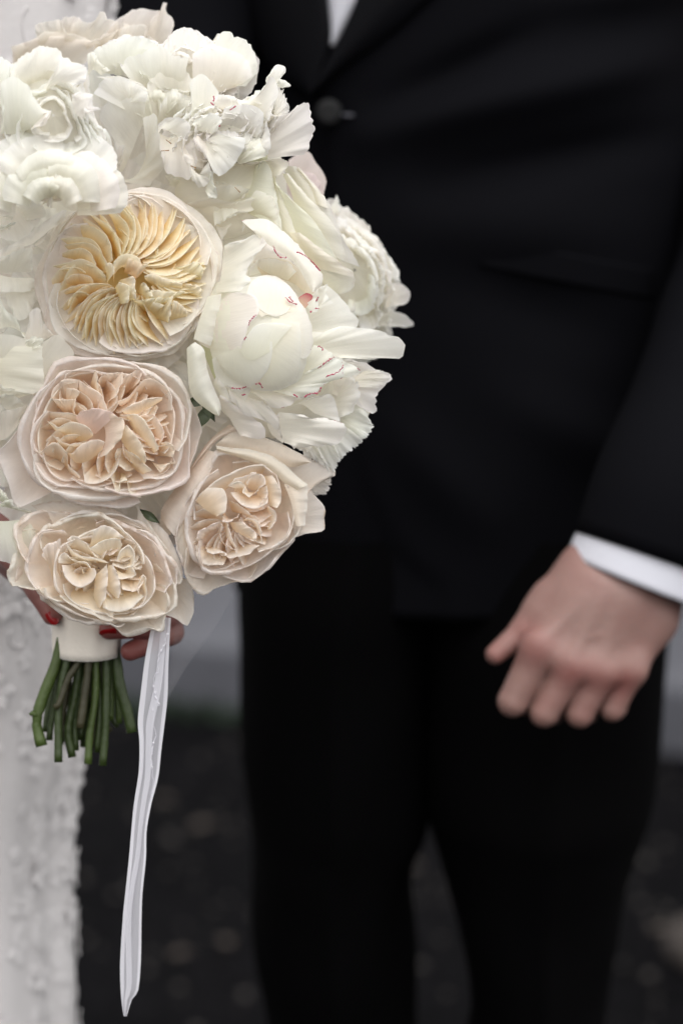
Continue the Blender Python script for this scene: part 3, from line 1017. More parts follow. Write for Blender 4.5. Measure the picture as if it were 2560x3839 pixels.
body += [('c', sh_L, D_(1760, 500, 1.76), .045, .036, .03), ('c', D_(1760, 500, 1.76), D_(1545, 1130, 1.62), .036, .029, .02), ('c', D_(1545, 1130, 1.62), D_(1475, 1290, 1.597), .029, .028, .02),
         ('c', D_(600, -450, 1.87), D_(420, 0, 1.82), .042, .038, .03), ('c', D_(420, 0, 1.82), D_(330, 330, 1.76), .038, .034, .02), ('c', D_(330, 330, 1.76), D_(180, 640, 1.72), .034, .030, .02), ('c', D_(180, 640, 1.72), D_(-40, 800, 1.70), .030, .027, .02), ('c', D_(-40, 800, 1.70), D_(-330, 900, 1.69), .027, .022, .02),
         ('s', D_(-400, 930, 1.69), (.045, .02, .035), .02)]
bm_ = sdf_body(body, .011)
H = [('c', cP(1230, 330, 1.600), cP(1120, 600, 1.592), .029, .026, .01),
     ('c', cP(1380, 560, 1.603), cP(1330, 760, 1.598), .020, .019, .014), ('c', cP(1010, 430, 1.600), cP(880, 650, 1.590), .022, .020, .014),
     ('c', cP(930, 560, 1.586), cP(620, 950, 1.578), .0175, .0135, .012), ('c', cP(1060, 600, 1.584), cP(810, 1060, 1.577), .0175, .0130, .012),
     ('c', cP(1200, 660, 1.586), cP(1000, 1110, 1.580), .0170, .0125, .012), ('c', cP(1340, 760, 1.592), cP(1195, 1110, 1.586), .0150, .0115, .012),
     ('c', cP(1000, 700, 1.602), cP(900, 1000, 1.598), .020, .018, .012),
     ('c', cP(870, 430, 1.596), cP(620, 720, 1.592), .0150, .0125, .012),
     # fingers: near part, then folded back towards the palm
     ('c', cP(600, 960, 1.576), cP(405, 1330, 1.579), .0122, .0098, .0036), ('c', cP(405, 1335, 1.579), cP(470, 1330, 1.612), .0094, .0086, .002), ('c', cP(470, 1330, 1.612), cP(560, 1180, 1.618), .0085, .007, .002),
     ('c', cP(810, 1080, 1.575), cP(620, 1405, 1.578), .0116, .0094, .0030), ('c', cP(620, 1410, 1.578), cP(680, 1400, 1.611), .0090, .0083, .002), ('c', cP(680, 1400, 1.611), cP(750, 1240, 1.617), .0082, .007, .002),
     ('c', cP(1010, 1120, 1.577), cP(862, 1415, 1.581), .0110, .0090, .0028), ('c', cP(862, 1418, 1.581), cP(905, 1400, 1.612), .0086, .008, .002), ('c', cP(905, 1400, 1.612), cP(960, 1260, 1.618), .008, .0068, .002),
     ('c', cP(1200, 1120, 1.584), cP(1085, 1380, 1.588), .0102, .0082, .0026), ('c', cP(1085, 1382, 1.588), cP(1110, 1370, 1.614), .0079, .0072, .002), ('c', cP(1110, 1370, 1.614), cP(1150, 1250, 1.620), .0072, .006, .002),
     ('s', cP(575, 965, 1.5695), (.0085, .006, .008), .010), ('s', cP(800, 1085, 1.5685), (.0085, .006, .008), .010), ('s', cP(1005, 1120, 1.571), (.008, .006, .0075), .010), ('s', cP(1205, 1110, 1.578), (.008, .0055, .0075), .010),
     # thumb
     ('c', cP(650, 640, 1.594), cP(500, 830, 1.590), .0120, .0098, .008), ('c', cP(500, 830, 1.590), cP(285, 1010, 1.584), .0088, .0064, .004),
     # knuckles and tendons
     ('c', cP(1000, 620, 1.5685), cP(800, 1040, 1.5665), .0022, .0030, .006), ('c', cP(900, 620, 1.5705), cP(590, 930, 1.568), .0022, .0030, .006), ('c', cP(1130, 650, 1.569), cP(1000, 1060, 1.5695), .0022, .0028, .006),
     ('c', cP(900, 900, 1.5665), cP(1010, 870, 1.5675), .0016, .0014, .003), ('c', cP(1050, 980, 1.5685), cP(1200, 820, 1.5725), .0014, .0014, .003)]
hm_ = sdf_body(H, .00125, pad=.006)
reds = [(cP(560, 980, 1.566), .012, .55), (cP(780, 1130, 1.565), .010, .65), (cP(990, 1160, 1.568), .010, .5), (cP(1200, 1170, 1.575), .010, .5), (cP(1140, 1290, 1.57), .012, .45), (cP(300, 1010, 1.58), .010, .4), (cP(480, 850, 1.58), .012, .4),
        (cP(900, 1400, 1.565), .012, .25), (cP(600, 1350, 1.565), .010, .2)]
clean_body('body', [bm_, hm_], M_SKIN, groom, reds)
cuff_t = None
# ------------------------------------------------------------------ the bride
BY = 1.62
bride = empty('person', (-.38, BY, 0))
props(bride, 'bride in an off white lace gown, her red nailed fingers round the bouquet', 'person')
M_LACE = principled('gown_fabric', (0.58, 0.555, 0.555), 0.85, noise=.05, nscale=60, bump=.2, bscale=260, sheen=.1)
M_LACE2 = principled('lace_thread', (0.62, 0.595, 0.595), 0.75, bump=.2, bscale=400, sheen=.1)
brow = [(-420, 250), (-200, 275), (0, 262), (120, 250), (300, 225), (600, 190), (900, 195), (1200, 200), (1500, 192), (1745, 176), (1850, 160), (2000, 152), (2352, 160), (2700, 185), (3300, 215), (3780, 260)]
BZ, BXr = [], []
for y, x in brow:
    p = WY(x * DS, y * DS, BY); BZ.append(p[2]); BXr.append(p[0])
BZ = np.array(BZ)[::-1]; BXr = np.array(BXr)[::-1]
bcx = WY(-370 * DS, 900 * DS, BY)[0]


def bsurf(z, a, off=0.0):
    rx = np.interp(z, BZ, BXr) - bcx
    ry = np.minimum(.105, rx * .7)
    wv = .005 * np.sin(a * 8 + z * 1.5) * np.clip((1.0 - z) * 3, 0, 1) + .0012 * np.sin(a * 19 - z * 5)
    return np.stack([bcx + (rx + off + wv) * np.cos(a), BY + (ry + off + wv) * np.sin(a), z + 0 * a], -1)


zz_ = np.linspace(.02, BZ[-1], 160); aa_ = np.linspace(0, 2 * np.pi, 180, endpoint=False)
Zg, Ag = np.meshgrid(zz_, aa_, indexing='ij')
gown = mesh_obj('gown', bsurf(Zg, Ag), grid_faces(160, 180, wrap=True), M_LACE, bride)

# lace appliques: little raised flowers, leaves and cords sewn on the cloth (side that shows)
r_ = np.random.default_rng(21)
PV, PF, off_ = [], [], 0


def add_patch(G):
    global off_
    nv, nu = G.shape[:2]
    PV.append(G.reshape(-1, 3)); PF.append(grid_faces(nv, nu) + off_); off_ += nv * nu


for i in range(700):
    z = r_.uniform(.35, 1.36)
    a = r_.uniform(-2.2, .35)
    if i % 4 == 0: a = r_.uniform(-.5, .12)
    s = r_.uniform(.006, .0125) * (1.15 if z < 1 else .8)
    rot = r_.uniform(0, 6.28)
    c0 = bsurf(np.array(z), np.array(a), 0.001)
    e1 = bsurf(np.array(z), np.array(a + .02), .001) - c0; e1 /= np.linalg.norm(e1)
    e2 = np.array([0, 0, 1.0]); n_ = np.cross(e1, e2)
    npet = r_.choice([1, 4, 5])
    for k in range(npet):
        th = rot + k * 2 * np.pi / npet
        T, U = np.meshgrid(np.linspace(0, 1, 5), np.linspace(-1, 1, 4), indexing='ij')
        w = .42 * np.sin(np.pi * np.clip(T, .04, .97)) ** .7
        X = T * math.cos(th) - U * w * math.sin(th); Y = T * math.sin(th) + U * w * math.cos(th)
        L_ = s * (1.6 if npet == 1 else 1)
        rxl = float(np.interp(z, BZ, BXr)) - bcx
        G = bsurf(z + L_ * Y, a + L_ * X / rxl, .0002 + s * (.02 + .09 * np.sin(np.pi * T) * (1 - U ** 2)))
        add_patch(G)
for i in range(150):
    z, a = r_.uniform(.4, 1.34), r_.uniform(-1.9, .15)
    if i % 3 == 0: a = r_.uniform(-.35, .1)
    s = r_.uniform(.009, .015); rot = r_.uniform(0, 6.28)
    rxl = float(np.interp(z, BZ, BXr)) - bcx
    for k in range(5):
        th = rot + k * 2 * np.pi / 5
        T, U = np.meshgrid(np.linspace(0, 1, 7), np.linspace(-1, 1, 6), indexing='ij')
        w = .40 * np.sin(np.pi * np.clip(T, .04, .97)) ** .7
        X = T * math.cos(th) - U * w * math.sin(th); Y = T * math.sin(th) + U * w * math.cos(th)
        add_patch(bsurf(z + s * Y, a + s * X / rxl, .0006 + s * (.06 + .22 * T * (1 - .5 * U ** 2))))
for i in range(40):
    z, a = r_.uniform(.4, 1.34), r_.uniform(-2.0, .2)
    t = np.linspace(0, 1, 24)
    zz = z + .10 * t * r_.uniform(-1, 1) + .012 * np.sin(t * 9 + i); a2 = a + .25 * t * r_.uniform(-1, 1) + .05 * np.cos(t * 11 + i)
    v, f = tube(bsurf(zz, a2, .0002), .0010, 6)
    PV.append(v); PF.append(None); 
    PF[-1] = np.array([q for q in f if len(q) == 4]) + off_; off_ += len(v)
lace = mesh_obj('lace_applique', np.vstack(PV), np.vstack(PF), M_LACE2, bride)
lace['kind'] = 'stuff'

bx_ = float(bcx)
bodyp = [('s', (bx_, BY, 1.56), (.070, .088, .108), .02), ('c', (bx_, BY, 1.36), (bx_, BY, 1.48), .046, .044, .03), ('s', (bx_, BY - .088, 1.55), .012, .012), ('s', (bx_, BY - .065, 1.48), (.03, .03, .026), .02),
         ('c', (bx_ - .13, BY, 1.31), (bx_ + .13, BY, 1.31), .042, .042, .04), ('c', (bx_, BY, 1.25), (bx_, BY, .95), .085, .085, .05),
         ('c', (bx_ - .07, BY, .9), (bx_ - .06, BY, .08), .07, .035, .03), ('c', (bx_ + .05, BY, .9), (bx_ + .05, BY, .08), .07, .035, .03)]
h0 = B([-420, 1820, -800])
el = np.array([bx_ + .02, BY - .20, .98])
bodyp += [('c', (bx_ + .14, BY, 1.31), (bx_ + .10, BY - .10, 1.05), .038, .032, .02), ('c', (bx_ + .10, BY - .10, 1.05), h0, .032, .026, .02), ('c', h0, B([-60, 1940, -790]), .024, .020, .02),
          ('c', (bx_ - .14, BY, 1.31), (bx_ - .17, BY - .05, 1.03), .038, .030, .02), ('c', (bx_ - .17, BY - .05, 1.03), (bx_ - .05, BY - .19, .93), .030, .022, .02), ('s', (bx_ - .0, BY - .22, .92), (.04, .025, .03), .02)]
bm2 = sdf_body(bodyp, .011)
b_ = lambda x, y, z: B([x, y, z])
HB = [('c', b_(-120, 1920, -795), b_(60, 2010, -780), .019, .018, .01), ('c', b_(60, 2010, -780), b_(330, 2130, -740), .018, .017, .01), ('c', b_(100, 2080, -775), b_(330, 2290, -735), .018, .015, .01),
      ('c', b_(300, 2150, -740), b_(520, 2180, -730), .015, .0105, .008), ('c', b_(320, 2240, -735), b_(540, 2290, -725), .014, .0095, .008),
      # ring finger and little finger come round the right side of the wrap
      ('c', b_(540, 2230, -725), b_(640, 2300, -600), .0092, .0086, .003), ('c', b_(640, 2300, -600), b_(545, 2345, -450), .0083, .0074, .002), ('c', b_(545, 2345, -450), b_(408, 2362, -420), .0072, .0056, .002),
      ('c', b_(540, 2320, -720), b_(640, 2370, -610), .0084, .0078, .003), ('c', b_(640, 2370, -610), b_(575, 2405, -500), .0074, .0066, .0015), ('c', b_(575, 2405, -500), b_(488, 2442, -462), .0066, .0056, .0015),
      ('c', b_(520, 2130, -725), b_(620, 2170, -600), .0094, .0086, .003), ('c', b_(620, 2170, -600), b_(430, 2230, -420), .0082, .0062, .002),
      ('c', b_(480, 2040, -725), b_(580, 2070, -600), .0094, .0086, .003), ('c', b_(580, 2070, -600), b_(420, 2130, -430), .0082, .0062, .002),
      # thumb comes round the left side
      ('c', b_(-40, 1980, -740), b_(55, 2085, -620), .0100, .0085, .008), ('c', b_(55, 2085, -620), b_(150, 2210, -510), .0083, .0076, .004), ('c', b_(150, 2210, -510), b_(196, 2306, -470), .0080, .0060, .003)]
hm2 = sdf_body(HB, .0011, pad=.006)
clean_body('body', [bm2, hm2], M_SKIN2, bride, [(B([400, 2370, -420]), .012, .5), (B([480, 2440, -460]), .014, .7), (B([190, 2310, -470]), .012, .5), (B([545, 2345, -450]), .01, .4)])


def nail(c, ax, side, L_, Wd, lift):
    c = np.array(c, float); ax = np.array(ax, float); side = np.array(side, float)
    T, U = np.meshgrid(np.linspace(-1, 1, 9), np.linspace(-1, 1, 9), indexing='ij')
    w = np.sqrt(np.clip(1 - (np.clip(T, 0, 1) * .96) ** 2, 0, 1)) * np.where(T < 0, 1 - .15 * T ** 2, 1)
    G = c + (T * L_)[..., None] * ax + (U * w * Wd)[..., None] * side
    G[..., 2] += lift * (1 - (U * w) ** 2) - 5 * np.maximum(T, 0) ** 2
    return mesh_obj('nail', B(G), grid_faces(9, 9), M_NAIL, bride)


nail((404, 2372, -389), (-.98, .12, -.1), (.10, .62, -.78), 33, 22, 10)
nail((197, 2318, -438), (.55, .82, -.05), (.82, -.52, -.25), 28, 20, 8)
# ------------------------------------------------------------------ the bouquet
bouquet = empty('bouquet', B([430, 2050, -430]))
props(bouquet, 'round bouquet of white peonies and cream garden roses held before the black suit', 'bouquet')


def bomb(f, outline, layers, cc=None, wav=16, jag=7, **kw):
    """open peony: layers of frilled petals"""
    O = np.array(outline, float)
    cc = f.c[:2] if cc is None else np.array(cc, float)
    r = np.random.default_rng(f.seed)
    O = resample(np.vstack([O, O[:1]]), 241)[:-1]
    for li, (s, n, z, ov) in enumerate(layers):
        st = r.random()
        for i in range(n):
            a = (i + st + 0.35 * (r.random() - .5)) / n
            hw = (0.5 + ov) / n * (0.8 + 0.4 * r.random())
            tt = np.linspace(a - hw, a + hw, 9)
            P = O[(np.round(tt * 240).astype(int)) % 240]
            ss = np.linspace(-1, 1, 9)
            rad = s * (0.93 + 0.14 * r.random()) * (1 - 0.16 * ss ** 4)
            P = cc + (P - cc) * rad[:, None]
            zz = f.dome(P[:, 0], P[:, 1]) + z + 26 * (r.random() - .5) + 18 * ss * (1 if r.random() > .5 else -1)
            rt = cc + (P - cc) * (0.38 + 0.2 * r.random())
            zr = f.dome(rt[:, 0], rt[:, 1]) + z - 90 - 60 * s
            m = M_PEONY_RED if (kw.get('red', 0) > r.random()) else None
            f.blade(np.column_stack([rt, zr]), np.column_stack([P, zz]), wav=wav * (0.7 + .6 * r.random()), wf=2.6 + 2 * r.random(), jag=jag,
                    prof=0.55 * r.random() + 0.1, mat=m, vwav=7, nu=26, nv=13, cpow=0.9)


# --- core: green leaves and packed petals under the heads, seen in the gaps
core = Flower('filler_flower', bouquet, (430, 1180, -420), R0=900, k=0.5, mat=M_PEONY, base=(.93, .905, .82), tip=(.92, .91, .86), label='packed pale petals deep between the flower heads')
for i in range(120):
    a = i * 2.399963; rr = 0.97 * math.sqrt((i + .5) / 120)
    x, y = 430 + 660 * rr * math.cos(a), 1180 + 900 * rr * math.sin(a)
    z = -150 - 430 * rr ** 2
    th = a + 0.6 * random.uniform(-1, 1); L_ = 120; w_ = random.uniform(70, 105)
    dx, dy = math.cos(th), math.sin(th)
    A_ = [(x - dx * L_ - dy * w_ * .5, y - dy * L_ + dx * w_ * .5, z - 90), (x - dx * L_ + dy * w_ * .5, y - dy * L_ - dx * w_ * .5, z - 90)]
    B_ = [(x + dx * L_ * .6 - dy * w_ * 1.2, y + dy * L_ * .6 + dx * w_ * 1.2, z - 20), (x + dx * L_, y + dy * L_, z + 15), (x + dx * L_ * .6 + dy * w_ * 1.2, y + dy * L_ * .6 - dx * w_ * 1.2, z - 20)]
    core.blade(A_, B_, bulge=14, wav=9, jag=3, nu=16, nv=9)
for (x, y, th, z, L_, w_) in [(765, 1560, 2.2, -125, 75, 24), (780, 1530, 1.1, -130, 60, 20), (560, 1935, .6, -125, 50, 16), (745, 1500, 2.8, -140, 70, 22)]:
    dx, dy = math.cos(th), math.sin(th)
    A_ = [(x - dx * L_, y - dy * L_, z - 20), (x - dy * w_, y + dx * w_, z), (x + dx * L_, y + dy * L_, z)]
    B_ = [(x - dx * L_, y - dy * L_, z - 20), (x + dy * w_, y - dx * w_, z), (x + dx * L_, y + dy * L_, z)]
    core.blade(A_, B_, bulge=-8, name='leaf', nu=14, nv=7, mat=M_LEAF)

# --- rose with the yellow centre
r1 = Flower('rose', bouquet, (485, 1030, 60), 'ruffled garden rose with apricot yellow centre', R0=285, k=0.30, mat=M_ROSE, base=YELL, tip=CREAM)
O1 = [(330, 765), (425, 730), (500, 712), (575, 702), (650, 722), (715, 775), (790, 850), (830, 930), (838, 1020), (800, 1120), (740, 1215), (660, 1320), (500, 1345), (390, 1345), (270, 1318), (178, 1245), (155, 1150), (138, 1030), (180, 915), (240, 820)]
I1 = [(485 + 290 * math.cos(a), 1030 + 288 * math.sin(a)) for a in np.linspace(0, 2 * math.pi, 25)[:-1]]
OW = dict(base=(0.91, 0.84, 0.73), tip=(0.93, 0.895, 0.85))
r1.ring(O1, 7, frac=0.5, z=-25, depth=70, lip=14, start=.2, wav=7, jag=3, over=.3, **OW)
r1.ring([(485 + (p[0] - 485) * .93, 1030 + (p[1] - 1030) * .93) for p in O1], 6, frac=0.55, z=0, depth=80, lip=12, start=.6, wav=6, jag=2, over=.3, **OW)
r1.ring([(485 + (p[0] - 485) * 1.07, 1030 + (p[1] - 1030) * 1.07) for p in I1], 6, frac=0.90, z=-2, depth=110, lip=12, start=.4, wav=6, over=.35, base=(.84, .66, .40), tip=(.89, .85, .79))
r1.ring([(485 + (p[0] - 485) * 1.01, 1030 + (p[1] - 1030) * 1.01) for p in I1], 7, frac=0.93, z=-34, depth=100, lip=6, start=.1, wav=3, over=.35, base=(.82, .52, .20), tip=(.89, .83, .74))
rr_ = np.random.default_rng(3)


def fins(f, a0, a1, n, r0, r1_, bul, depth, lean, h=0, jr=10, **kw):
    for i in range(n):
        th = R(a0 + (a1 - a0) * (i + .5 + .75 * (rr_.random() - .5)) / n)
        f.fin(th, r0 + jr * 2.4 * rr_.random(), r1_ - jr * 2.2 * rr_.random(), bul * (.35 + 1.3 * rr_.random()), depth, lean * (.5 + 1.2 * rr_.random()),
              h + 14 * (rr_.random() - .5), **kw)


r1.cushion(I1, .98, z=-110, depth=-60, colr=(.90, .70, .32))
YB = dict(mat=M_ROSE_HEART, base=(.93, .72, .32), cpow=1.7, endd=.10, tap=(.05, .88))
fins(r1, -124, -8, 22, 52, 308, 38, 105, 19, wav=6, jr=18, lip=2.5, tip=(.93, .88, .74), **YB)
fins(r1, -120, -8, 8, 40, 200, 26, 100, 16, h=-12, wav=6, jr=22, lip=2.5, tip=(.93, .88, .74), **YB)
fins(r1, -8, 30, 7, 80, 304, 30, 100, 22, wav=6, jr=14, lip=2.5, tip=(.93, .88, .74), **YB)
fins(r1, 58, 150, 22, 62, 306, 36, 105, 18, wav=6, jr=16, lip=2.5, tip=(.93, .88, .74), **YB)
fins(r1, 62, 150, 8, 50, 210, 24, 100, 16, h=-12, wav=6, jr=22, lip=2.5, tip=(.93, .88, .74), **YB)
fins(r1, 150, 236, 8, 70, 306, 62, 100, 44, wav=6, jr=14, lip=2.5, tip=(.93, .88, .74), **YB)
fins(r1, 150, 200, 5, 130, 285, 26, 90, 26, h=6, wav=6, jr=18, lip=2.5, tip=(.93, .88, .74), **YB)
# muddled cream petals at the lower right of the centre
YC = dict(mat=M_ROSE_HEART, base=(.91, .78, .46), tip=(.93, .89, .76))
for A_, B_ in [
    (cF((1090, 700), (1200, 770), (1370, 770)), cF((1075, 670), (1150, 655), (1230, 690), (1370, 725))),
    (cF((1060, 880), (1160, 920), (1280, 850)), cF((1130, 770), (1260, 790), (1410, 780))),
    (cF((1050, 730), (1045, 800), (1110, 850)), cF((1075, 715), (1130, 790), (1160, 850))),
    (cF((980, 860), (1090, 930), (1200, 900)), cF((1060, 850), (1150, 835), (1280, 830))),
    (cF((1100, 930), (1180, 990), (1260, 1020)), cF((1150, 870), (1240, 880), (1290, 820), (1270, 1000))),
    (cF((1270, 1010), (1330, 1000), (1400, 980)), cF((1300, 850), (1350, 880), (1410, 950))),
    (cF((1320, 720), (1380, 800), (1480, 840)), cF((1430, 730), (1490, 745), (1510, 800))),
    (cF((1240, 620), (1350, 690), (1500, 700)), cF((1400, 580), (1490, 570), (1530, 650))),
]:
    r1.blade(A_, B_, -55, 14, bulge=14, wav=5, lip=6, prof=-.4, **YC)
# the small folded heart
for A_, B_, kw in [
    (cF((850, 720), (870, 640), (920, 600), (960, 640)), cF((850, 560), (920, 512), (1010, 520), (1070, 590)), dict(base=(.90, .70, .42), tip=(.92, .85, .70))),
    (cF((930, 640), (980, 660), (1010, 690)), cF((960, 540), (1030, 560), (1080, 610)), dict(base=(.89, .66, .42), tip=(.92, .83, .68))),
    (cF((1000, 700), (1030, 680), (1060, 650)), cF((1040, 640), (1080, 590), (1120, 575)), dict(base=(.86, .60, .38), tip=(.91, .82, .66))),
    (cF((790, 620), (800, 680), (800, 720)), cF((790, 580), (840, 580), (860, 640)), YC),
    (cF((860, 760), (880, 830), (900, 880)), cF((890, 710), (960, 750), (960, 870)), YC),
    (cF((890, 700), (900, 760), (960, 800)), cF((960, 680), (1000, 680), (1010, 780), (1020, 850)), YC),
    (cF((950, 870), (980, 860), (1010, 850)), cF((960, 740), (1000, 760), (1020, 800)), YC),
]:
    r1.blade(A_, B_, -30, 34, bulge=12, wav=2, lip=8, prof=-.4, **kw)

# --- blush quartered rose below it
r2 = Flower('rose', bouquet, (398, 1600, 40), 'blush garden rose with a quartered peach centre', R0=300, k=0.26, mat=M_ROSE, base=(.89, .71, .51), tip=(.92, .86, .79))
O2 = cG((720, 190), (880, 195), (1060, 220), (1250, 320), (1350, 430), (1400, 560), (1395, 800), (1360, 1060), (1200, 1150), (1030, 1190), (830, 1200), (640, 1190), (480, 1170), (320, 1150), (180, 950), (160, 800), (200, 600), (300, 400), (430, 230))
BW = dict(base=(0.88, 0.77, 0.67), tip=(0.90, 0.85, 0.81))
r2.blade(cG((300, 700), (250, 1000), (420, 1150)), cG((190, 640), (60, 800), (-10, 890), (60, 1080), (120, 1270), (230, 1240), (380, 1170)), -120, -30, lip=8, prof=.4, wav=3, **BW)
r2.blade(cG((1100, 500), (1200, 800), (1250, 1000)), cG((1060, 215), (1250, 300), (1400, 500), (1478, 700), (1470, 760), (1400, 950), (1360, 1050)), -120, -30, lip=10, prof=.5, wav=4, **BW)
r2.blade(cG((500, 1000), (700, 1020), (900, 1000)), cG((390, 1170), (560, 1240), (760, 1262), (900, 1275), (1030, 1240)), -140, -20, lip=12, prof=.5, wav=4, **BW)
r2.blade(cG((900, 900), (1150, 1000), (1250, 850)), cG((1000, 1190), (1150, 1170), (1290, 1110), (1370, 1040), (1390, 850)), -120, -18, lip=8, prof=.5, wav=3, **BW)
r2.ring(O2, 5, frac=0.62, z=8, depth=120, lip=24, jag=2, poly=True, start=.3, over=.3, zj=24, point=.03, **BW)
r2.ring([(398 + (p[0] - 398) * .9, 1600 + (p[1] - 1600) * .9) for p in O2], 5, frac=0.62, z=4, depth=130, lip=18, poly=True, start=.8, wav=4, over=.3, zj=16, **BW)
r2.ring([(398 + (p[0] - 398) * .8, 1600 + (p[1] - 1600) * .8) for p in O2], 5, frac=0.6, z=-12, depth=130, lip=10, start=.5, wav=8, over=.2, base=(.88, .71, .52), tip=(.90, .83, .76))
r2.cushion(O2, .8, z=-110, depth=-60, colr=(.82, .60, .46))
fins(r2, -170, -95, 6, 60, 233, 25, 120, 30, h=-16, wav=8, lip=3, endd=.12, tap=(.08, .84), ey=.82)
fins(r2, -95, -20, 7, 60, 233, 28, 120, 30, h=-16, wav=8, lip=3, endd=.12, tap=(.08, .84), ey=.82)
fins(r2, -20, 60, 7, 80, 243, 30, 120, 30, h=-16, wav=8, lip=3, endd=.12, tap=(.08, .84), ey=.82)
fins(r2, 60, 190, 9, 90, 243, 30, 120, 30, h=-16, wav=8, lip=3, endd=.12, tap=(.08, .84), ey=.82)
PK = dict(mat=M_ROSE_HEART, base=(.88, .68, .48), tip=(.92, .835, .75))
CR_ = dict(mat=M_ROSE_HEART, base=(.89, .73, .50), tip=(.91, .85, .76))
for A_, B_, za, zb, kw in [
    (cG((580, 480), (640, 560), (720, 570)), cG((580, 340), (650, 395), (740, 450), (790, 560)), -70, 15, PK),
    (cG((660, 390), (690, 430), (740, 460)), cG((700, 262), (722, 320), (712, 380), (740, 450)), -50, 18, CR_),
    (cG((740, 420), (800, 440), (850, 420)), cG((720, 345), (770, 302), (900, 287)), -110, 0, PK),
    (cG((750, 440), (770, 480), (800, 510)), cG((905, 287), (890, 370), (840, 470), (795, 508)), -70, 22, PK),
    (cG((850, 480), (900, 470), (950, 430)), cG((900, 330), (960, 292), (1040, 280), (1000, 380)), -70, 18, PK),
    (cG((900, 560), (1000, 500), (1150, 500)), cG((860, 500), (950, 470), (1000, 390), (1070, 335), (1150, 350), (1240, 420)), -90, 14, PK),
    (cG((910, 588), (1010, 590), (1100, 545), (1190, 492)), cG((895, 562), (1000, 512), (1100, 480), (1190, 468)), -10, 30, CR_),
    (cG((935, 620), (1000, 740), (1130, 880)), cG((930, 600), (1010, 600), (1100, 700), (1165, 850)), -20, 26, CR_),
    (cG((1000, 620), (1100, 730), (1150, 840)), cG((1040, 602), (1130, 600), (1200, 720), (1180, 810)), -50, 10, PK),
    (cG((870, 700), (900, 800), (980, 900), (1060, 960)), cG((930, 680), (1000, 760), (1060, 870), (1080, 940)), 4, 26, CR_),
    (cG((900, 870), (950, 960), (1040, 1040)), cG((920, 850), (1000, 900), (1060, 960), (1115, 1000)), -40, 12, CR_),
    (cG((1150, 780), (1120, 860), (1150, 900)), cG((1180, 800), (1250, 810), (1280, 860), (1270, 900)), -60, 6, PK),
    (cG((555, 615), (600, 680), (700, 740)), cG((590, 575), (680, 558), (790, 568), (850, 600)), -12, 40, dict(base=(.86, .68, .58), tip=(.87, .75, .69))),
    (cG((735, 620), (775, 720), (765, 830), (720, 915)), cG((830, 588), (905, 640), (890, 760), (790, 890)), 0, 44, dict(base=(.87, .72, .62), tip=(.88, .79, .69))),
    (cG((365, 665), (440, 740), (600, 792), (680, 760)), cG((345, 640), (420, 692), (520, 650), (650, 692), (690, 740)), -30, 10, CR_),
    (cG((480, 860), (560, 850), (640, 830)), cG((385, 750), (470, 795), (560, 812), (640, 806)), -50, 8, CR_),
    (cG((500, 880), (560, 950), (660, 930), (755, 850)), cG((530, 880), (630, 805), (710, 780), (760, 800)), 0, 22, CR_),
    (cG((420, 900), (460, 1000), (560, 1080)), cG((230, 860), (300, 872), (380, 812), (450, 822), (500, 890), (500, 970), (590, 1050)), -90, 0, CR_),
    (cG((700, 960), (760, 1000), (840, 960)), cG((610, 1040), (640, 1105), (760, 1085), (840, 1010), (905, 850)), -70, 8, CR_),
    (cG((850, 960), (900, 1000), (960, 1020)), cG((810, 1050), (845, 1155), (885, 1150), (885, 1090), (940, 1085), (955, 1170), (1030, 1215)), -90, 12, CR_),
    (cG((470, 540), (500, 590), (540, 620)), cG((380, 470), (400, 400), (480, 340), (580, 342)), -100, 4, PK),
    (cG((480, 520), (500, 560), (540, 600)), cG((490, 400), (585, 430), (545, 500), (555, 600)), -60, 12, PK),
    (cG((480, 600), (510, 620), (540, 610)), cG((370, 470), (450, 490), (540, 485)), -80, 6, PK),
    (cG((1080, 900), (1120, 960), (1200, 1000)), cG((1180, 1020), (1240, 960), (1320, 940)), -80, 2, CR_),
]:
    r2.blade(A_, B_, za * 1.5 - 12, zb + 4, bulge=5, wav=6, wf=2, lip=5, prof=-.2, **kw)

# --- lower left cream rose
r3 = Flower('rose', bouquet, (370, 2130, -30), 'cream rose with two curled hearts at the bottom of the bouquet', R0=290, k=0.26, mat=M_ROSE_OLD, base=(.87, .77, .64), tip=(.90, .855, .80))
O3 = cH((115, 360), (108, 420), (135, 600), (95, 770), (275, 795), (290, 850), (430, 930), (600, 1020), (790, 1050), (920, 1130), (1060, 1040), (1165, 1110), (1250, 940), (1280, 770), (1230, 600), (1150, 450), (1060, 330), (800, 270), (600, 240), (340, 250))
O3b = cH((228, 705), (250, 470), (290, 370), (560, 300), (760, 260), (900, 340), (1060, 420), (1170, 540), (1290, 770), (1255, 940), (1160, 960), (1000, 1010), (830, 1040), (640, 990), (500, 940), (290, 850))
r3.blade(cH((1150, 640), (1230, 760), (1200, 900)), cH((1400, 740), (1422, 900), (1395, 1050), (1350, 1062), (1270, 1010), (1190, 970)), -170, -80, lip=4, prof=.3, wav=5)
r3.blade(cH((300, 560), (300, 450), (400, 380)), cH((105, 765), (140, 590), (105, 420), (130, 340), (210, 262), (340, 250)), -120, -50, lip=20, prof=.5, wav=8)
r3.blade(cH((500, 380), (700, 330), (900, 340)), cH((225, 190), (380, 165), (600, 185), (820, 230), (1060, 355)), -90, -45, lip=14, prof=.3, wav=4)
r3.blade(cH((420, 380), (600, 320), (800, 300)), cH((340, 225), (480, 240), (620, 270), (800, 290), (1050, 350)), -70, -30, lip=10, prof=.3, wav=6)
r3.blade(cH((1000, 560), (1100, 700), (1180, 800)), cH((1015, 195), (1100, 330), (1180, 450), (1270, 580), (1335, 740), (1290, 765)), -110, -40, lip=10, prof=.5, wav=5)
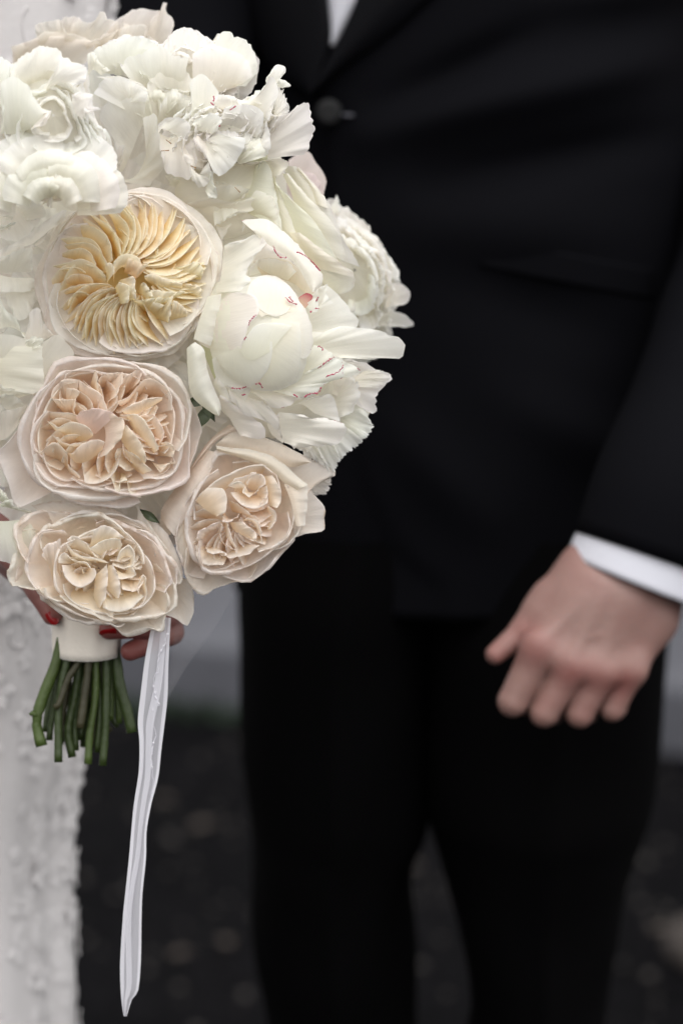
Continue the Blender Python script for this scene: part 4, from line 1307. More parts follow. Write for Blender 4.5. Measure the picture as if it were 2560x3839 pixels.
r3.blade(cH((1130, 420), (1200, 560), (1290, 740)), cH((1030, 190), (1170, 330), (1260, 450), (1340, 640), (1340, 740)), -90, -60, bulge=10, wav=4)
r3.ring(O3, 6, frac=0.6, z=-25, depth=100, lip=24, poly=True, start=.15, wav=6, jag=2, over=.25, zj=28, point=.08)
r3.ring(O3b, 5, frac=0.64, z=-5, depth=110, lip=28, poly=True, start=.6, wav=6, jag=2, over=.25, zj=24, point=.07)
I3 = cH((400, 640), (450, 500), (560, 430), (700, 370), (850, 350), (980, 440), (1080, 580), (1130, 720), (1110, 860), (1000, 950), (850, 985), (700, 960), (540, 900), (430, 800))
r3.ring(I3, 4, frac=0.6, z=0, depth=120, lip=14, start=.5, wav=5, over=.25, cc=(395, 2130))
r3.cushion(I3, .98, z=-90, depth=-60, colr=(.85, .70, .52))
fins(r3, 0, 360, 20, 30, 165, 24, 100, 22, h=-22, wav=7, lip=3, endd=.12, tap=(.08, .84), cc=(390, 2120), ey=.8)
C3 = dict(mat=M_ROSE_HEART, base=(.90, .77, .56), tip=(.91, .86, .80))
for A_, B_, za, zb, lp in [
    (cH((560, 625), (590, 665), (625, 640)), cH((458, 625), (480, 700), (540, 770), (600, 785), (680, 740), (705, 690), (690, 650)), -60, 26, 9),
    (cH((560, 620), (600, 640), (640, 620)), cH((430, 610), (440, 560), (490, 540), (520, 580), (640, 612), (710, 700)), -70, 12, 7),
    (cH((560, 620), (650, 610), (760, 610)), cH((480, 470), (520, 500), (600, 565), (700, 575), (800, 605)), -70, 18, 5),
    (cH((560, 540), (650, 580), (780, 590)), cH((490, 440), (560, 410), (640, 480), (700, 560)), -60, 8, 7),
    (cH((585, 600), (590, 640), (600, 690)), cH((575, 600), (600, 640), (625, 690)), -50, 0, 0),
    (cH((660, 492), (740, 460), (850, 430)), cH((688, 370), (760, 335), (840, 370), (920, 430)), -8, 24, 7),
    (cH((790, 600), (820, 610), (850, 600)), cH((655, 500), (700, 480), (760, 445), (860, 430), (900, 470)), -90, 14, 4),
    (cH((900, 590), (930, 610), (950, 600)), cH((862, 590), (880, 540), (940, 480), (990, 550), (975, 625), (930, 640)), -60, 22, 8),
    (cH((850, 640), (900, 680), (950, 640)), cH((880, 725), (960, 720), (1000, 690), (970, 640), (1045, 655)), -50, 14, 6),
    (cH((890, 720), (960, 740), (1040, 700)), cH((900, 800), (980, 820), (1040, 770), (1050, 690)), -50, 8, 5),
    (cH((1040, 760), (1050, 800), (1060, 820)), cH((1015, 840), (1020, 770), (1055, 700), (1080, 800), (1075, 860)), -40, 14, 5),
    (cH((700, 700), (690, 850), (730, 945)), cH((790, 625), (785, 760), (770, 860), (740, 935)), -10, 30, 5),
    (cH((795, 625), (780, 790), (850, 870)), cH((830, 630), (880, 750), (875, 865)), -20, 22, 5),
    (cH((450, 800), (600, 800), (690, 800)), cH((430, 850), (520, 920), (650, 975), (790, 1035), (835, 1025), (835, 960)), -60, 8, 8),
    (cH((760, 830), (880, 820), (1000, 820)), cH((745, 935), (850, 965), (960, 940), (1060, 850)), -40, 14, 8),
    (cH((380, 640), (390, 740), (450, 850)), cH((300, 560), (350, 480), (400, 470), (440, 430)), -70, 10, 12),
]:
    r3.blade(A_, B_, za * 1.35 - 10, zb + 4, bulge=5, wav=6, wf=2, lip=lp * .8, prof=-.2, **C3)

# --- lower right cream rose
r4 = Flower('rose', bouquet, (905, 1925, -60), 'cream rose with long rolled outer petals against the black jacket', R0=300, k=0.26, mat=M_ROSE_OLD, base=(.88, .78, .67), tip=(.90, .85, .80))
C4 = dict(mat=M_ROSE_HEART, base=(.89, .73, .54), tip=(.91, .85, .80))
# outer and rolled petals
r4.blade(cE((1000, 800), (1050, 900), (1050, 950)), cE((1190, 610), (1250, 690), (1312, 772), (1305, 850), (1306, 932), (1200, 955), (1110, 985)), -110, -60, lip=4, prof=.3, wav=3)
r4.blade(cE((900, 560), (1050, 650), (1150, 720)), cE((700, 225), (950, 285), (1200, 400), (1400, 500), (1300, 560), (1200, 640)), -90, -50, lip=4, prof=.3, wav=4)
r4.blade(cE((490, 300), (700, 345), (900, 400), (1060, 460), (1200, 430)), cE((560, 235), (630, 205), (800, 240), (960, 285), (1100, 350), (1215, 425)), -20, -10, bulge=22, lip=8, wav=3)
r4.blade(cE((510, 340), (700, 400), (880, 470), (1010, 580), (1100, 640)), cE((500, 305), (640, 330), (800, 345), (960, 410), (1080, 510), (1185, 590)), 0, 16, bulge=20, lip=8, wav=3)
r4.blade(cE((1010, 590), (1060, 720), (1100, 905)), cE((1185, 590), (1180, 700), (1165, 905)), 0, -8, bulge=14, lip=5, wav=3)
r4.blade(cE((270, 540), (330, 430), (450, 260), (600, 140)), cE((310, 480), (430, 340), (540, 240), (665, 190)), -40, -36, bulge=26, wav=3, lip=5)
r4.blade(cE((85, 850), (100, 760), (240, 560), (420, 330)), cE((190, 985), (330, 720), (440, 520), (520, 355)), -46, -20, bulge=30, wav=4, lip=5)
r4.blade(cE((70, 900), (90, 960), (160, 970)), cE((90, 820), (180, 700), (300, 540)), -90, -60, bulge=12, wav=4)
r4.blade(cE((300, 800), (290, 950), (330, 1050)), cE((235, 860), (200, 990), (250, 1180), (270, 1280)), -60, -34, bulge=14, wav=4)
O4 = cE((520, 350), (780, 350), (1000, 480), (1090, 640), (1115, 800), (1110, 980), (1040, 1050), (940, 1120), (860, 1220), (770, 1320), (650, 1330), (550, 1325), (420, 1388), (330, 1345), (265, 1290), (262, 1180), (220, 1060), (240, 800), (350, 560))
r4.ring(O4, 6, frac=0.6, z=-22, depth=100, lip=16, poly=True, start=.1, wav=5, jag=2, over=.3, zj=24, point=.06)
O4b = cE((540, 380), (760, 400), (960, 500), (1060, 680), (1090, 850), (1060, 980), (900, 1100), (740, 1190), (560, 1250), (400, 1240), (330, 1060), (290, 900), (330, 700), (420, 520))
r4.ring(O4b, 4, frac=0.58, z=2, depth=120, lip=24, poly=True, start=.5, wav=5, jag=2, over=.35, zj=20, point=.05)
r4.blade(cE((555, 650), (620, 600), (860, 500)), cE((345, 715), (430, 620), (560, 540), (740, 460), (890, 450)), -60, 20, lip=9, wav=3, **C4)
r4.blade(cE((345, 712), (420, 780), (500, 832)), cE((430, 620), (560, 640), (570, 790), (510, 832)), 10, 30, bulge=10, lip=5, wav=2, **C4)
r4.cushion(O4b, .8, z=-100, depth=-60, colr=(.84, .66, .52))
fins(r4, -20, 70, 8, 20, 160, 24, 105, 22, h=-20, wav=7, lip=3, endd=.12, tap=(.08, .84), cc=(880, 1930), base=(.88, .71, .52))
fins(r4, 70, 200, 10, 30, 190, 24, 105, 24, h=-20, wav=7, lip=3, endd=.12, tap=(.08, .84), cc=(880, 1950), base=(.88, .71, .52))
for A_, B_, za, zb, lp in [
    (cE((680, 640), (740, 660), (800, 640)), cE((600, 610), (660, 570), (720, 600), (700, 650), (750, 690)), -50, 30, 8),
    (cE((740, 620), (780, 640), (830, 620)), cE((735, 580), (760, 520), (840, 520), (865, 590), (800, 640), (790, 672)), -50, 34, 8),
    (cE((640, 620), (640, 680), (680, 700)), cE((590, 600), (640, 560), (730, 520), (800, 500)), -40, 16, 7),
    (cE((700, 640), (760, 680), (830, 660)), cE((610, 655), (680, 735), (780, 768), (870, 740), (885, 690)), -40, 22, 8),
    (cE((800, 640), (820, 700), (800, 740)), cE((880, 600), (880, 680), (830, 745)), -30, 22, 4),
    (cE((860, 530), (880, 640), (905, 750)), cE((920, 525), (985, 640), (980, 720), (955, 772)), 0, 24, 5),
    (cE((880, 760), (900, 850), (880, 930)), cE((895, 755), (945, 800), (945, 870), (905, 930)), -30, 12, 5),
    (cE((600, 720), (620, 790), (680, 810)), cE((610, 710), (700, 770), (790, 830), (840, 900)), -70, 6, 6),
    (cE((560, 800), (600, 850), (660, 850)), cE((545, 870), (600, 870), (650, 840), (680, 800)), -50, 16, 6),
    (cE((600, 880), (650, 950), (760, 1000)), cE((690, 870), (760, 920), (800, 980), (780, 1010)), -10, 22, 6),
    (cE((690, 870), (760, 880), (840, 990)), cE((720, 840), (800, 870), (840, 940), (840, 1040)), -40, 14, 6),
    (cE((560, 880), (560, 1000), (640, 1080)), cE((585, 870), (610, 970), (650, 1060)), -60, 12, 3),
    (cE((470, 980), (520, 1000), (560, 1060)), cE((520, 880), (550, 900), (540, 1000), (640, 1090)), -60, 6, 4),
    (cE((450, 1000), (500, 980), (540, 940)), cE((360, 990), (380, 940), (440, 910), (530, 870)), -60, 12, 8),
    (cE((430, 1060), (520, 1080), (600, 1100)), cE((350, 1050), (370, 1150), (440, 1190), (560, 1200)), -60, 10, 10),
    (cE((500, 1080), (600, 1080), (700, 1040)), cE((540, 1130), (600, 1140), (720, 1120), (830, 1050)), -50, 14, 8),
    (cE((420, 1050), (460, 1060), (500, 1050)), cE((415, 1070), (470, 1110), (540, 1100), (580, 1130)), -40, 20, 6),
]:
    r4.blade(A_, B_, za * 1.35 - 10, zb + 4, bulge=5, wav=6, wf=2, lip=lp * .8, prof=-.2, **C4)

# --- the big peony with the closed heart and crimson flecks
p1 = Flower('peony', bouquet, (1000, 1240, 30), 'white peony with a closed round heart and crimson flecks on its petal rims', R0=420, k=0.22, mat=M_PEONY, base=(.93, .905, .82), tip=(.935, .92, .90))


def ball(x, y):
    q = 1 - ((x - 1000) / 205) ** 2 - ((y - 1250) / 225) ** 2
    return 20 + 150 * np.sqrt(np.maximum(q, 0.0)) - 120 * np.maximum(-q, 0) 


for A_, B_, za, zb, mt in [
    (cD((200, 120), (150, 400), (200, 700), (350, 850)), cD((560, 65), (800, 200), (900, 500), (840, 850), (520, 925)), -12, -12, 0),
    (cD((700, 300), (700, 500), (800, 640)), cD((740, 200), (860, 280), (930, 420), (945, 560), (920, 660), (870, 690)), -2, 4, 1),
    (cD((560, 380), (600, 360), (760, 340)), cD((450, 190), (480, 120), (560, 70), (660, 72), (780, 150), (850, 260), (880, 330)), 0, 2, 0),
    (cD((480, 330), (560, 240), (700, 200), (800, 300)), cD((470, 230), (560, 330), (660, 370), (740, 350), (775, 300)), 0, 1.5, 0),
    (cD((640, 380), (600, 600), (520, 800)), cD((850, 420), (858, 640), (838, 820), (740, 905), (620, 930), (510, 915)), 2, 10, 0),
    (cD((450, 520), (330, 640), (240, 660)), cD((640, 560), (640, 660), (600, 780), (520, 870), (420, 910), (310, 900), (220, 820), (190, 690)), 3, 10, 0),
    (cD((180, 200), (110, 400), (90, 560), (240, 640)), cD((390, 190), (500, 215), (548, 290), (530, 360), (470, 430), (430, 540), (410, 610)), -16, 13, 0),
    (cD((380, 620), (480, 700), (620, 640)), cD((420, 560), (520, 440), (650, 420), (790, 440)), 8, 12, 0),
]:
    p1.blade(A_, B_, za, zb, surf=ball, mat=M_PEONY_RED if mt else M_PEONY, base=(.93, .905, .82), tip=(.935, .92, .90), nu=26, nv=18, jag=1.5, lip=4, lipz=1.5)
p1.blade(cD((50, 540), (100, 380), (160, 220)), cD((180, 590), (240, 400), (260, 200)), 40, 30, bulge=14, wav=3)
p1.blade(cD((310, 905), (360, 960), (420, 1050)), cD((300, 890), (420, 912), (500, 890), (480, 920)), 10, 30, bulge=6, wav=2)
# hood and petals behind the heart
INN = dict(base=(.80, .70, .52), tip=(.86, .80, .70))
p1.blade(cC((420, 1150), (560, 1150), (700, 1250)), cC((300, 960), (450, 900), (640, 1000), (760, 1180)), -110, -20, wav=4, prof=.4, **INN)
p1.blade(cC((260, 1080), (400, 1060), (560, 1100)), cC((280, 1000), (360, 930), (560, 960), (620, 1030)), -90, -10, wav=5, jag=4)
p1.blade(cC((330, 760), (430, 860), (560, 930), (640, 1010), (740, 1190)), cC((210, 650), (290, 632), (400, 642), (520, 720), (620, 810), (720, 940), (830, 1080), (762, 1190)), 60, 40, bulge=34, wav=5, jag=4, mat=M_PEONY_RED, nu=30)
p1.blade(cC((300, 960), (420, 930), (600, 960)), cC((360, 770), (450, 860), (560, 930), (640, 1010)), 0, 70, bulge=18, wav=4)
p1.blade(cC((20, 1190), (60, 1050), (80, 840)), cC((210, 1190), (295, 1085), (250, 1030), (370, 850), (440, 760), (250, 768), (90, 838)), 0, 70, bulge=20, wav=8, jag=5, tip=(.95, .94, .92), nu=30)
p1.blade(cC((620, 1250), (660, 1290), (690, 1310)), cC((650, 1220), (700, 1195), (745, 1220), (720, 1270)), 60, 72, bulge=6, tip=(.45, .06, .10), base=(.85, .62, .50))
p1.blade(cC((700, 1270), (710, 1310), (740, 1345)), cC((760, 1230), (785, 1260), (780, 1330), (740, 1345)), 70, 80, bulge=6, mat=M_PEONY_RED)
p1.blade(cC((740, 1330), (800, 1280), (780, 1180)), cC((900, 1270), (850, 1210), (860, 1130), (800, 1150)), 20, 40, bulge=8, wav=3)
# right hand petals
G_ = dict(base=(.93, .905, .82), tip=(.95, .935, .91))
p1.blade(cD((700, 620), (760, 500), (850, 330)), cD((950, 600), (1280, 450), (1240, 330), (1130, 190), (1040, 140), (960, 200)), -60, -30, bulge=14, wav=6, prof=.3, jag=3, **G_)
p1.blade(cD((800, 640), (900, 620), (1000, 700)), cD((950, 480), (1150, 455), (1290, 450), (1430, 470), (1540, 515), (1620, 530), (1640, 600), (1590, 690), (1400, 690), (1180, 670)), -30, -20, bulge=22, wav=8, jag=5, nu=34, **G_)
p1.blade(cD((840, 760), (880, 860), (760, 930)), cD((960, 580), (1060, 610), (1110, 670), (1200, 700), (1320, 790), (1190, 815)), -20, 10, bulge=16, wav=8, jag=4, mat=M_PEONY_RED, **G_)
p1.blade(cD((640, 930), (760, 900), (850, 800)), cD((850, 985), (950, 975), (1010, 900), (1090, 860), (1175, 830), (1185, 740), (1110, 680), (940, 780)), 10, 44, bulge=18, wav=7, jag=4, mat=M_PEONY_RED, nu=30, base=(.93, .905, .82), tip=(.88, .88, .84))
p1.blade(cD((470, 930), (600, 950), (740, 940)), cD((560, 985), (665, 1066), (760, 1045), (860, 990), (1000, 950)), 14, 30, bulge=8, wav=5, jag=3, mat=M_PEONY_RED, **G_)
p1.blade(cD((300, 880), (420, 960), (560, 1010)), cD((340, 1010), (440, 1110), (560, 1150), (690, 1230), (680, 1120), (560, 1000)), 0, 20, bulge=14, wav=6, jag=3, **G_)
p1.blade(cD((230, 1000), (300, 1100), (400, 1270)), cD((260, 960), (400, 1060), (560, 1170), (595, 1280), (480, 1290), (400, 1265)), -20, 10, bulge=14, wav=6, jag=3, **G_)
p1.blade(cD((690, 1090), (700, 1200), (730, 1320)), cD((860, 1105), (1020, 1140), (1150, 1160), (1205, 1210), (1180, 1290), (1060, 1340), (850, 1350)), 10, 60, bulge=36, wav=8, jag=5, mat=M_PEONY_RED, nu=32, tip=(.95, .94, .92))
p1.blade(cD((600, 1180), (640, 1260), (720, 1320)), cD((690, 1100), (700, 1180), (730, 1310)), -40, -10, bulge=8, wav=4, **G_)
p1.blade(cD((780, 1050), (860, 1030), (960, 1100)), cD((900, 990), (1080, 960), (1130, 1080), (1150, 1160)), -60, -20, bulge=12, wav=5, **G_)
p1.blade(cD((0, 610), (10, 800), (40, 970), (180, 1090), (240, 1120)), cD((60, 560), (130, 620), (150, 750), (200, 900), (255, 1030), (245, 1110)), 60, 50, bulge=34, wav=4, nu=28, tip=(.95, .94, .92))
p1.blade(cD((195, 880), (240, 940), (260, 1000)), cD((215, 820), (290, 900), (350, 1050)), 0, 10, bulge=6, wav=3, **G_)
p1.blade(cD((100, 560), (150, 700), (210, 850)), cD((240, 560), (300, 760), (330, 900)), -70, -60, wav=3, base=(.70, .70, .48), tip=(.80, .80, .62))
# crimson flecks traced as thin raised marks
for k_, P_ in enumerate([
    cC((450, 840, 108), (465, 885, 106), (500, 925, 104), (550, 930, 100)), cC((622, 885, 100), (680, 910, 98), (740, 960, 94), (800, 1030, 86)),
    cD((985, 760, 40), (1050, 710, 44), (1105, 675, 46)), cD((1040, 825, 60), (1110, 800, 62), (1150, 775, 62), (1175, 735, 60)),
    cD((880, 975, 70), (930, 950, 70), (985, 945, 70), (1008, 905, 70)), cD((465, 435, 182), (478, 400, 184), (520, 360, 182)), cD((430, 545, 186), (445, 525, 186)),
    cD((740, 225, 140), (775, 262, 142), (828, 280, 128)), cD((765, 225, 140), (800, 262, 138)), cD((515, 880, 118), (545, 872, 118), (568, 908, 104)),
    cD((400, 190, 62), (440, 170, 62), (475, 195, 66)), cD((985, 595, 30), (1015, 605, 32), (1020, 625, 32)), cD((800, 955, 60), (830, 975, 60)),
    cC((772, 1255, 84), (785, 1225, 84)), cC((725, 1340, 84), (760, 1315, 86), (790, 1310, 84)), cD((415, 963, 44), (440, 955, 44)), cD((330, 908, 60), (400, 912, 62), (450, 898, 64)),
]):
    P = resample(P_, 26)
    j = wob(np.linspace(0, 1, 26), k_ + 300, f=(5, 9, 13, 17))
    P[:, 0] += 1.0 * j; P[:, 1] += 1.3 * np.roll(j, 5); P[:, 2] += 3
    v_, f_ = tube(B(P), KZ * (0.6 + 1.5 * np.abs(wob(np.linspace(0, 1, 26), k_ + 40, f=(2, 4, 7, 9)))), 6)
    mesh_obj('crimson_fleck', v_, f_, M_FLECK, p1.o)

p1.cushion([(840, 900), (1000, 860), (1180, 1000), (1290, 1200), (1250, 1450), (1050, 1640), (850, 1560), (740, 1350), (720, 1100)], 1, z=-110)
# --- frilled petals at the right of that peony (second peony, behind)
p9 = Flower('peony', bouquet, (1180, 1500, -170), 'frilled white peony showing below and behind the flecked peony', R0=300, k=0.25, mat=M_PEONY, base=(.93, .905, .82), tip=(.93, .92, .90))
for A_, B_, za, zb in [
    (cD((1080, 960), (1060, 850), (1150, 700)), cD((1290, 1000), (1380, 1110), (1428, 1100), (1432, 960), (1500, 890), (1545, 810), (1420, 760), (1220, 690)), -40, 10),
    (cD((1100, 1150), (1100, 1050), (1160, 900)), cD((1180, 1120), (1260, 1080), (1300, 960), (1290, 870), (1220, 800)), -20, 30),
    (cD((1150, 1200), (1200, 1060), (1260, 960)), cD((1340, 1300), (1400, 1220), (1390, 1165), (1365, 1110), (1320, 980)), -40, 0),
    (cD((1000, 1250), (1080, 1200), (1160, 1120)), cD((1130, 1500), (1190, 1420), (1270, 1360), (1340, 1300), (1370, 1230)), -50, -6),
    (cD((880, 1250), (980, 1250), (1060, 1200)), cD((1020, 1490), (1090, 1560), (1130, 1500), (1150, 1420), (1130, 1360)), -40, 10),
    (cD((850, 1300), (900, 1280), (960, 1250)), cD((890, 1430), (960, 1460), (1060, 1500), (980, 1350)), -30, 20),
    (cD((740, 1250), (800, 1260), (880, 1240)), cD((800, 1360), (880, 1390), (950, 1380)), -30, 20),
    (cE((1150, 620), (1200, 560), (1260, 520)), cE((1240, 670), (1320, 675), (1360, 620), (1375, 540)), -60, -30),
    (cD((1200, 900), (1250, 840), (1330, 780)), cD((1440, 900), (1500, 870), (1540, 820), (1450, 770)), -10, 40),
]:
    p9.blade(A_, B_, za, zb, bulge=14, wav=8, wf=2.6, jag=6, nu=34, nv=16, vwav=4, prof=.2)
p9.cushion([(1000, 1400), (1200, 1360), (1360, 1380), (1400, 1500), (1350, 1620), (1250, 1700), (1150, 1700), (1000, 1600)], .98, z=-50, depth=60)

# --- fan of long cream petals, upper right
p5 = Flower('rose', bouquet, (1090, 790, -90), 'cream rose seen from the side with long overlapping petals, right of the yellow rose', R0=330, k=0.3, mat=M_ROSE, base=(.85, .82, .66), tip=(.88, .86, .80))
for A_, B_, za, zb in [
    (cC((220, 560), (180, 420), (350, 200)), cC((520, 740), (480, 520), (430, 280), (370, 200), (320, 300)), -60, 0),
    (cC((420, 700), (420, 480), (440, 300)), cC((720, 1060), (620, 760), (500, 420), (480, 330)), -50, -10),
    (cC((540, 740), (500, 500), (440, 320)), cC((960, 1000), (880, 860), (740, 640), (600, 500), (480, 400)), -30, 14),
    (cC((640, 800), (600, 500), (520, 300)), cC((1000, 960), (920, 720), (760, 520), (660, 420), (560, 300)), -50, -14),
    (cC((660, 850), (640, 520), (520, 240)), cC((1100, 1000), (960, 760), (880, 560), (760, 400), (620, 240)), -70, -40),
    (cC((560, 740), (660, 900), (760, 1000)), cC((650, 740), (760, 830), (900, 930), (1030, 1030), (1050, 1080)), -10, 24),
    (cC((600, 850), (760, 1100), (900, 1200)), cC((700, 780), (850, 930), (1040, 1040), (1045, 1150), (980, 1200)), -50, 0),
    (cC((430, 330), (420, 260), (380, 200)), cC((520, 300), (560, 220), (480, 190), (400, 200)), -20, 10),
    (cC((740, 520), (700, 380), (620, 260)), cC((870, 560), (800, 440), (720, 340), (640, 250)), -60, -30),
    (cC((220, 560), (300, 620), (400, 640)), cC((320, 420), (440, 480), (510, 700)), -40, 0),
]:
    p5.blade(A_, B_, za, zb, bulge=20, wav=3, wf=1.6, jag=2.5, nu=30, nv=15, vwav=1, lip=7)

# --- blurred frilly peony at the far right
p6 = Flower('peony', bouquet, (1330, 1010, -620), 'white frilled peony at the far right edge of the bouquet, out of focus', R0=240, k=0.35, mat=M_PEONY, base=(.93, .905, .82), tip=(.93, .92, .90))
O6 = [(1230, 740), (1300, 780), (1380, 840), (1440, 910), (1500, 1030), (1505, 1110), (1480, 1200), (1470, 1320), (1400, 1370), (1280, 1400), (1150, 1300), (1100, 1050), (1120, 850)]
p6.cushion(O6, .86)
bomb(p6, O6, [(1.0, 9, -40, .3), (.86, 8, 0, .3), (.7, 7, 30, .3), (.5, 5, 60, .3)], wav=14, jag=7)
p6.blade([(1440, 1160), (1450, 1120), (1460, 1100)], [(1465, 1140), (1520, 1140), (1538, 1100), (1510, 1065), (1470, 1060)], -20, 0, wav=3)
p6.blade([(1400, 1220), (1420, 1190), (1450, 1170)], [(1480, 1225), (1550, 1220), (1525, 1185), (1470, 1160)], -20, 0, wav=3)
p6.blade([(1260, 800), (1240, 790), (1230, 780)], [(1275, 790), (1270, 750), (1262, 730), (1245, 770)], -20, 0, wav=3)
p10 = Flower('rose', bouquet, (1150, 660, -560), 'pale pink rose peeping out behind the upper right peony', R0=160, k=0.4, mat=M_ROSE, base=(.84, .74, .68), tip=(.86, .78, .76))
p10.blade([(1060, 760), (1120, 780), (1180, 790)], [(1080, 600), (1150, 565), (1190, 620), (1222, 672), (1212, 730)], -30, 0, bulge=24, wav=4, prof=.2, lip=4)
p10.blade([(1060, 780), (1120, 800), (1170, 810)], [(1110, 640), (1170, 650), (1205, 700), (1205, 750)], -10, 20, bulge=20, wav=4, lip=4)

# --- top right frilled peony
p2 = Flower('peony', bouquet, (860, 480, 0), 'open white peony with ragged petals and small crimson marks at the upper right', R0=330, k=0.25, mat=M_PEONY, base=(.93, .905, .82), tip=(.95, .94, .92))
O2p = cB((240, 780), (430, 640), (620, 600), (820, 620), (960, 560), (1080, 560), (1160, 640), (1180, 740), (1080, 900), (1000, 1050), (800, 1100), (640, 1210), (440, 1230), (240, 1180), (200, 960))
p2.cushion(O2p, .86, z=-70)
bomb(p2, O2p, [(.98, 11, -60, .45), (.84, 10, -35, .45), (.68, 9, -8, .45), (.5, 7, 12, .4), (.32, 5, 20, .3)], wav=10, jag=4)
for A_, B_, za, zb, kw in [
    (cB((1020, 900), (980, 1000), (1020, 1080)), cB((1080, 760), (1180, 740), (1250, 670), (1310, 652), (1340, 760), (1365, 880), (1320, 1000), (1290, 1060)), -70, -20, dict(jag=6, nu=34)),
    (cB((960, 740), (1000, 820), (1060, 760)), cB((1060, 780), (1170, 740), (1160, 640), (1130, 560), (1080, 500)), -60, -30, dict(jag=10, nu=34)),
    (cB((830, 680), (900, 720), (990, 780)), cB((850, 670), (980, 560), (1030, 460), (1080, 520), (1070, 640), (1020, 800)), -30, 30, dict(jag=2)),
    (cB((990, 500), (1000, 520), (1060, 560)), cB((1000, 480), (1050, 400), (1090, 380), (1140, 400), (1135, 450), (1080, 480)), -20, 0, dict(wav=3)),
    (cB((1060, 500), (1080, 540), (1120, 560)), cB((1080, 485), (1140, 500), (1182, 542), (1130, 550)), -20, -6, dict(wav=2)),
    (cB((600, 880), (700, 930), (900, 950)), cB((640, 780), (700, 700), (820, 680), (930, 700), (980, 780), (960, 880)), -70, 20, dict()),
    (cB((620, 700), (680, 720), (800, 700)), cB((590, 660), (620, 610), (700, 600), (770, 625), (820, 690)), -40, 10, dict(jag=4, mat=M_PEONY_RED)),
    (cB((430, 820), (520, 860), (600, 900)), cB((440, 640), (430, 500), (520, 450), (600, 520), (640, 640), (620, 800)), -70, -10, dict()),
    (cB((440, 830), (500, 880), (600, 900)), cB((450, 810), (520, 760), (620, 745), (665, 800), (640, 850), (580, 905)), -10, 44, dict(jag=3, tip=(.95, .94, .92))),
    (cB((520, 1000), (560, 940), (640, 900)), cB((600, 1200), (660, 1215), (760, 1130), (840, 980), (820, 930), (760, 930)), 10, 50, dict(jag=2)),
    (cB((480, 900), (540, 960), (700, 1000)), cB((460, 980), (540, 1080), (640, 1200), (720, 1100)), 0, 30, dict(jag=3)),
    (cB((190, 900), (220, 860), (300, 900)), cB((180, 830), (280, 775), (380, 790), (430, 850), (400, 960)), -40, 20, dict(tip=(.87, .85, .83))),
    (cB((200, 900), (280, 930), (430, 900)), cB((200, 1020), (240, 1180), (330, 1230), (430, 1240), (480, 1100)), -40, 20, dict(jag=4)),
    (cB((420, 1080), (440, 1150), (460, 1260)), cB((440, 1240), (490, 1305), (560, 1290), (590, 1180), (560, 1100)), 0, 30, dict(jag=5)),
    (cB((540, 1180), (560, 1240), (540, 1330)), cB((600, 1180), (610, 1280), (640, 1340), (620, 1390), (570, 1380)), 10, 30, dict(jag=4)),
    (cB((820, 1040), (900, 1060), (1000, 1040)), cB((780, 1100), (880, 1110), (1010, 1095)), -90, -50, dict(base=(.80, .78, .58), tip=(.84, .82, .66))),
    (cB((840, 930), (900, 980), (960, 960)), cB((830, 1040), (920, 1040), (1020, 1035), (1030, 920), (1000, 800)), -30, 0, dict(jag=3)),
]:
    p2.blade(A_, B_, za, zb, bulge=18, wav=kw.pop('wav', 7), vwav=4, prof=.1, **kw)
for k_, P_ in enumerate([cB((578, 662, 40), (590, 675, 42), (604, 685, 42)), cB((600, 615, 44), (606, 640, 44), (598, 655, 44)), cB((722, 722, 46), (745, 708, 46), (768, 690, 46)), cB((640, 845, 60), (652, 838, 60))]):
    P = resample(P_, 14); P[:, 2] += 10
    v_, f_ = tube(B(P), KZ * (1.2 + 1.3 * np.abs(wob(np.linspace(0, 1, 14), k_ + 80))), 6)
    mesh_obj('crimson_fleck', v_, f_, M_FLECK, p2.o)

# petals in the hollow between the upper peony and the flecked one
p11 = Flower('peony', bouquet, (840, 720, -120), 'greenish white peony petals deep between the yellow rose and the upper right peony', R0=300, k=0.2, mat=M_PEONY, base=(.93, .905, .82), tip=(.93, .92, .87))
for A_, B_, za, zb in [
    (cB((640, 1180), (760, 1160), (880, 1110)), cB((820, 1110), (960, 1110), (930, 1200), (860, 1300)), -90, -40),
    (cB((600, 1220), (700, 1230), (840, 1280)), cB((620, 1280), (720, 1290), (850, 1320)), -60, -20),
    (cB((620, 1400), (700, 1440), (860, 1340)), cB((640, 1290), (740, 1280), (820, 1290), (870, 1330), (760, 1440)), -20, 30),
    (cB((400, 1430), (540, 1480), (700, 1560)), cB((420, 1410), (600, 1390), (780, 1400), (930, 1380), (920, 1470), (760, 1500), (640, 1560)), -50, 10),
    (cB((240, 1220), (300, 1300), (370, 1370)), cB((240, 1210), (320, 1225), (385, 1260), (370, 1370)), -120, -90),
    (cB((370, 1380), (400, 1320), (440, 1250)), cB((400, 1410), (470, 1350), (500, 1290)), -120, -90),
    (cC((0, 640), (100, 660), (220, 560)), cC((60, 820), (120, 700), (220, 640), (230, 760)), -80, -40),
    (cC((0, 500), (100, 480), (200, 440)), cC((0, 700), (80, 660), (200, 600), (330, 560), (320, 480)), -60, 0),
]:
    p11.blade(A_, B_, za, zb, bulge=12, wav=7, jag=4, vwav=3)
p11.cushion([(640, 640), (900, 560), (1050, 580), (1060, 800), (900, 900), (760, 860), (640, 760)], 1, z=-60)

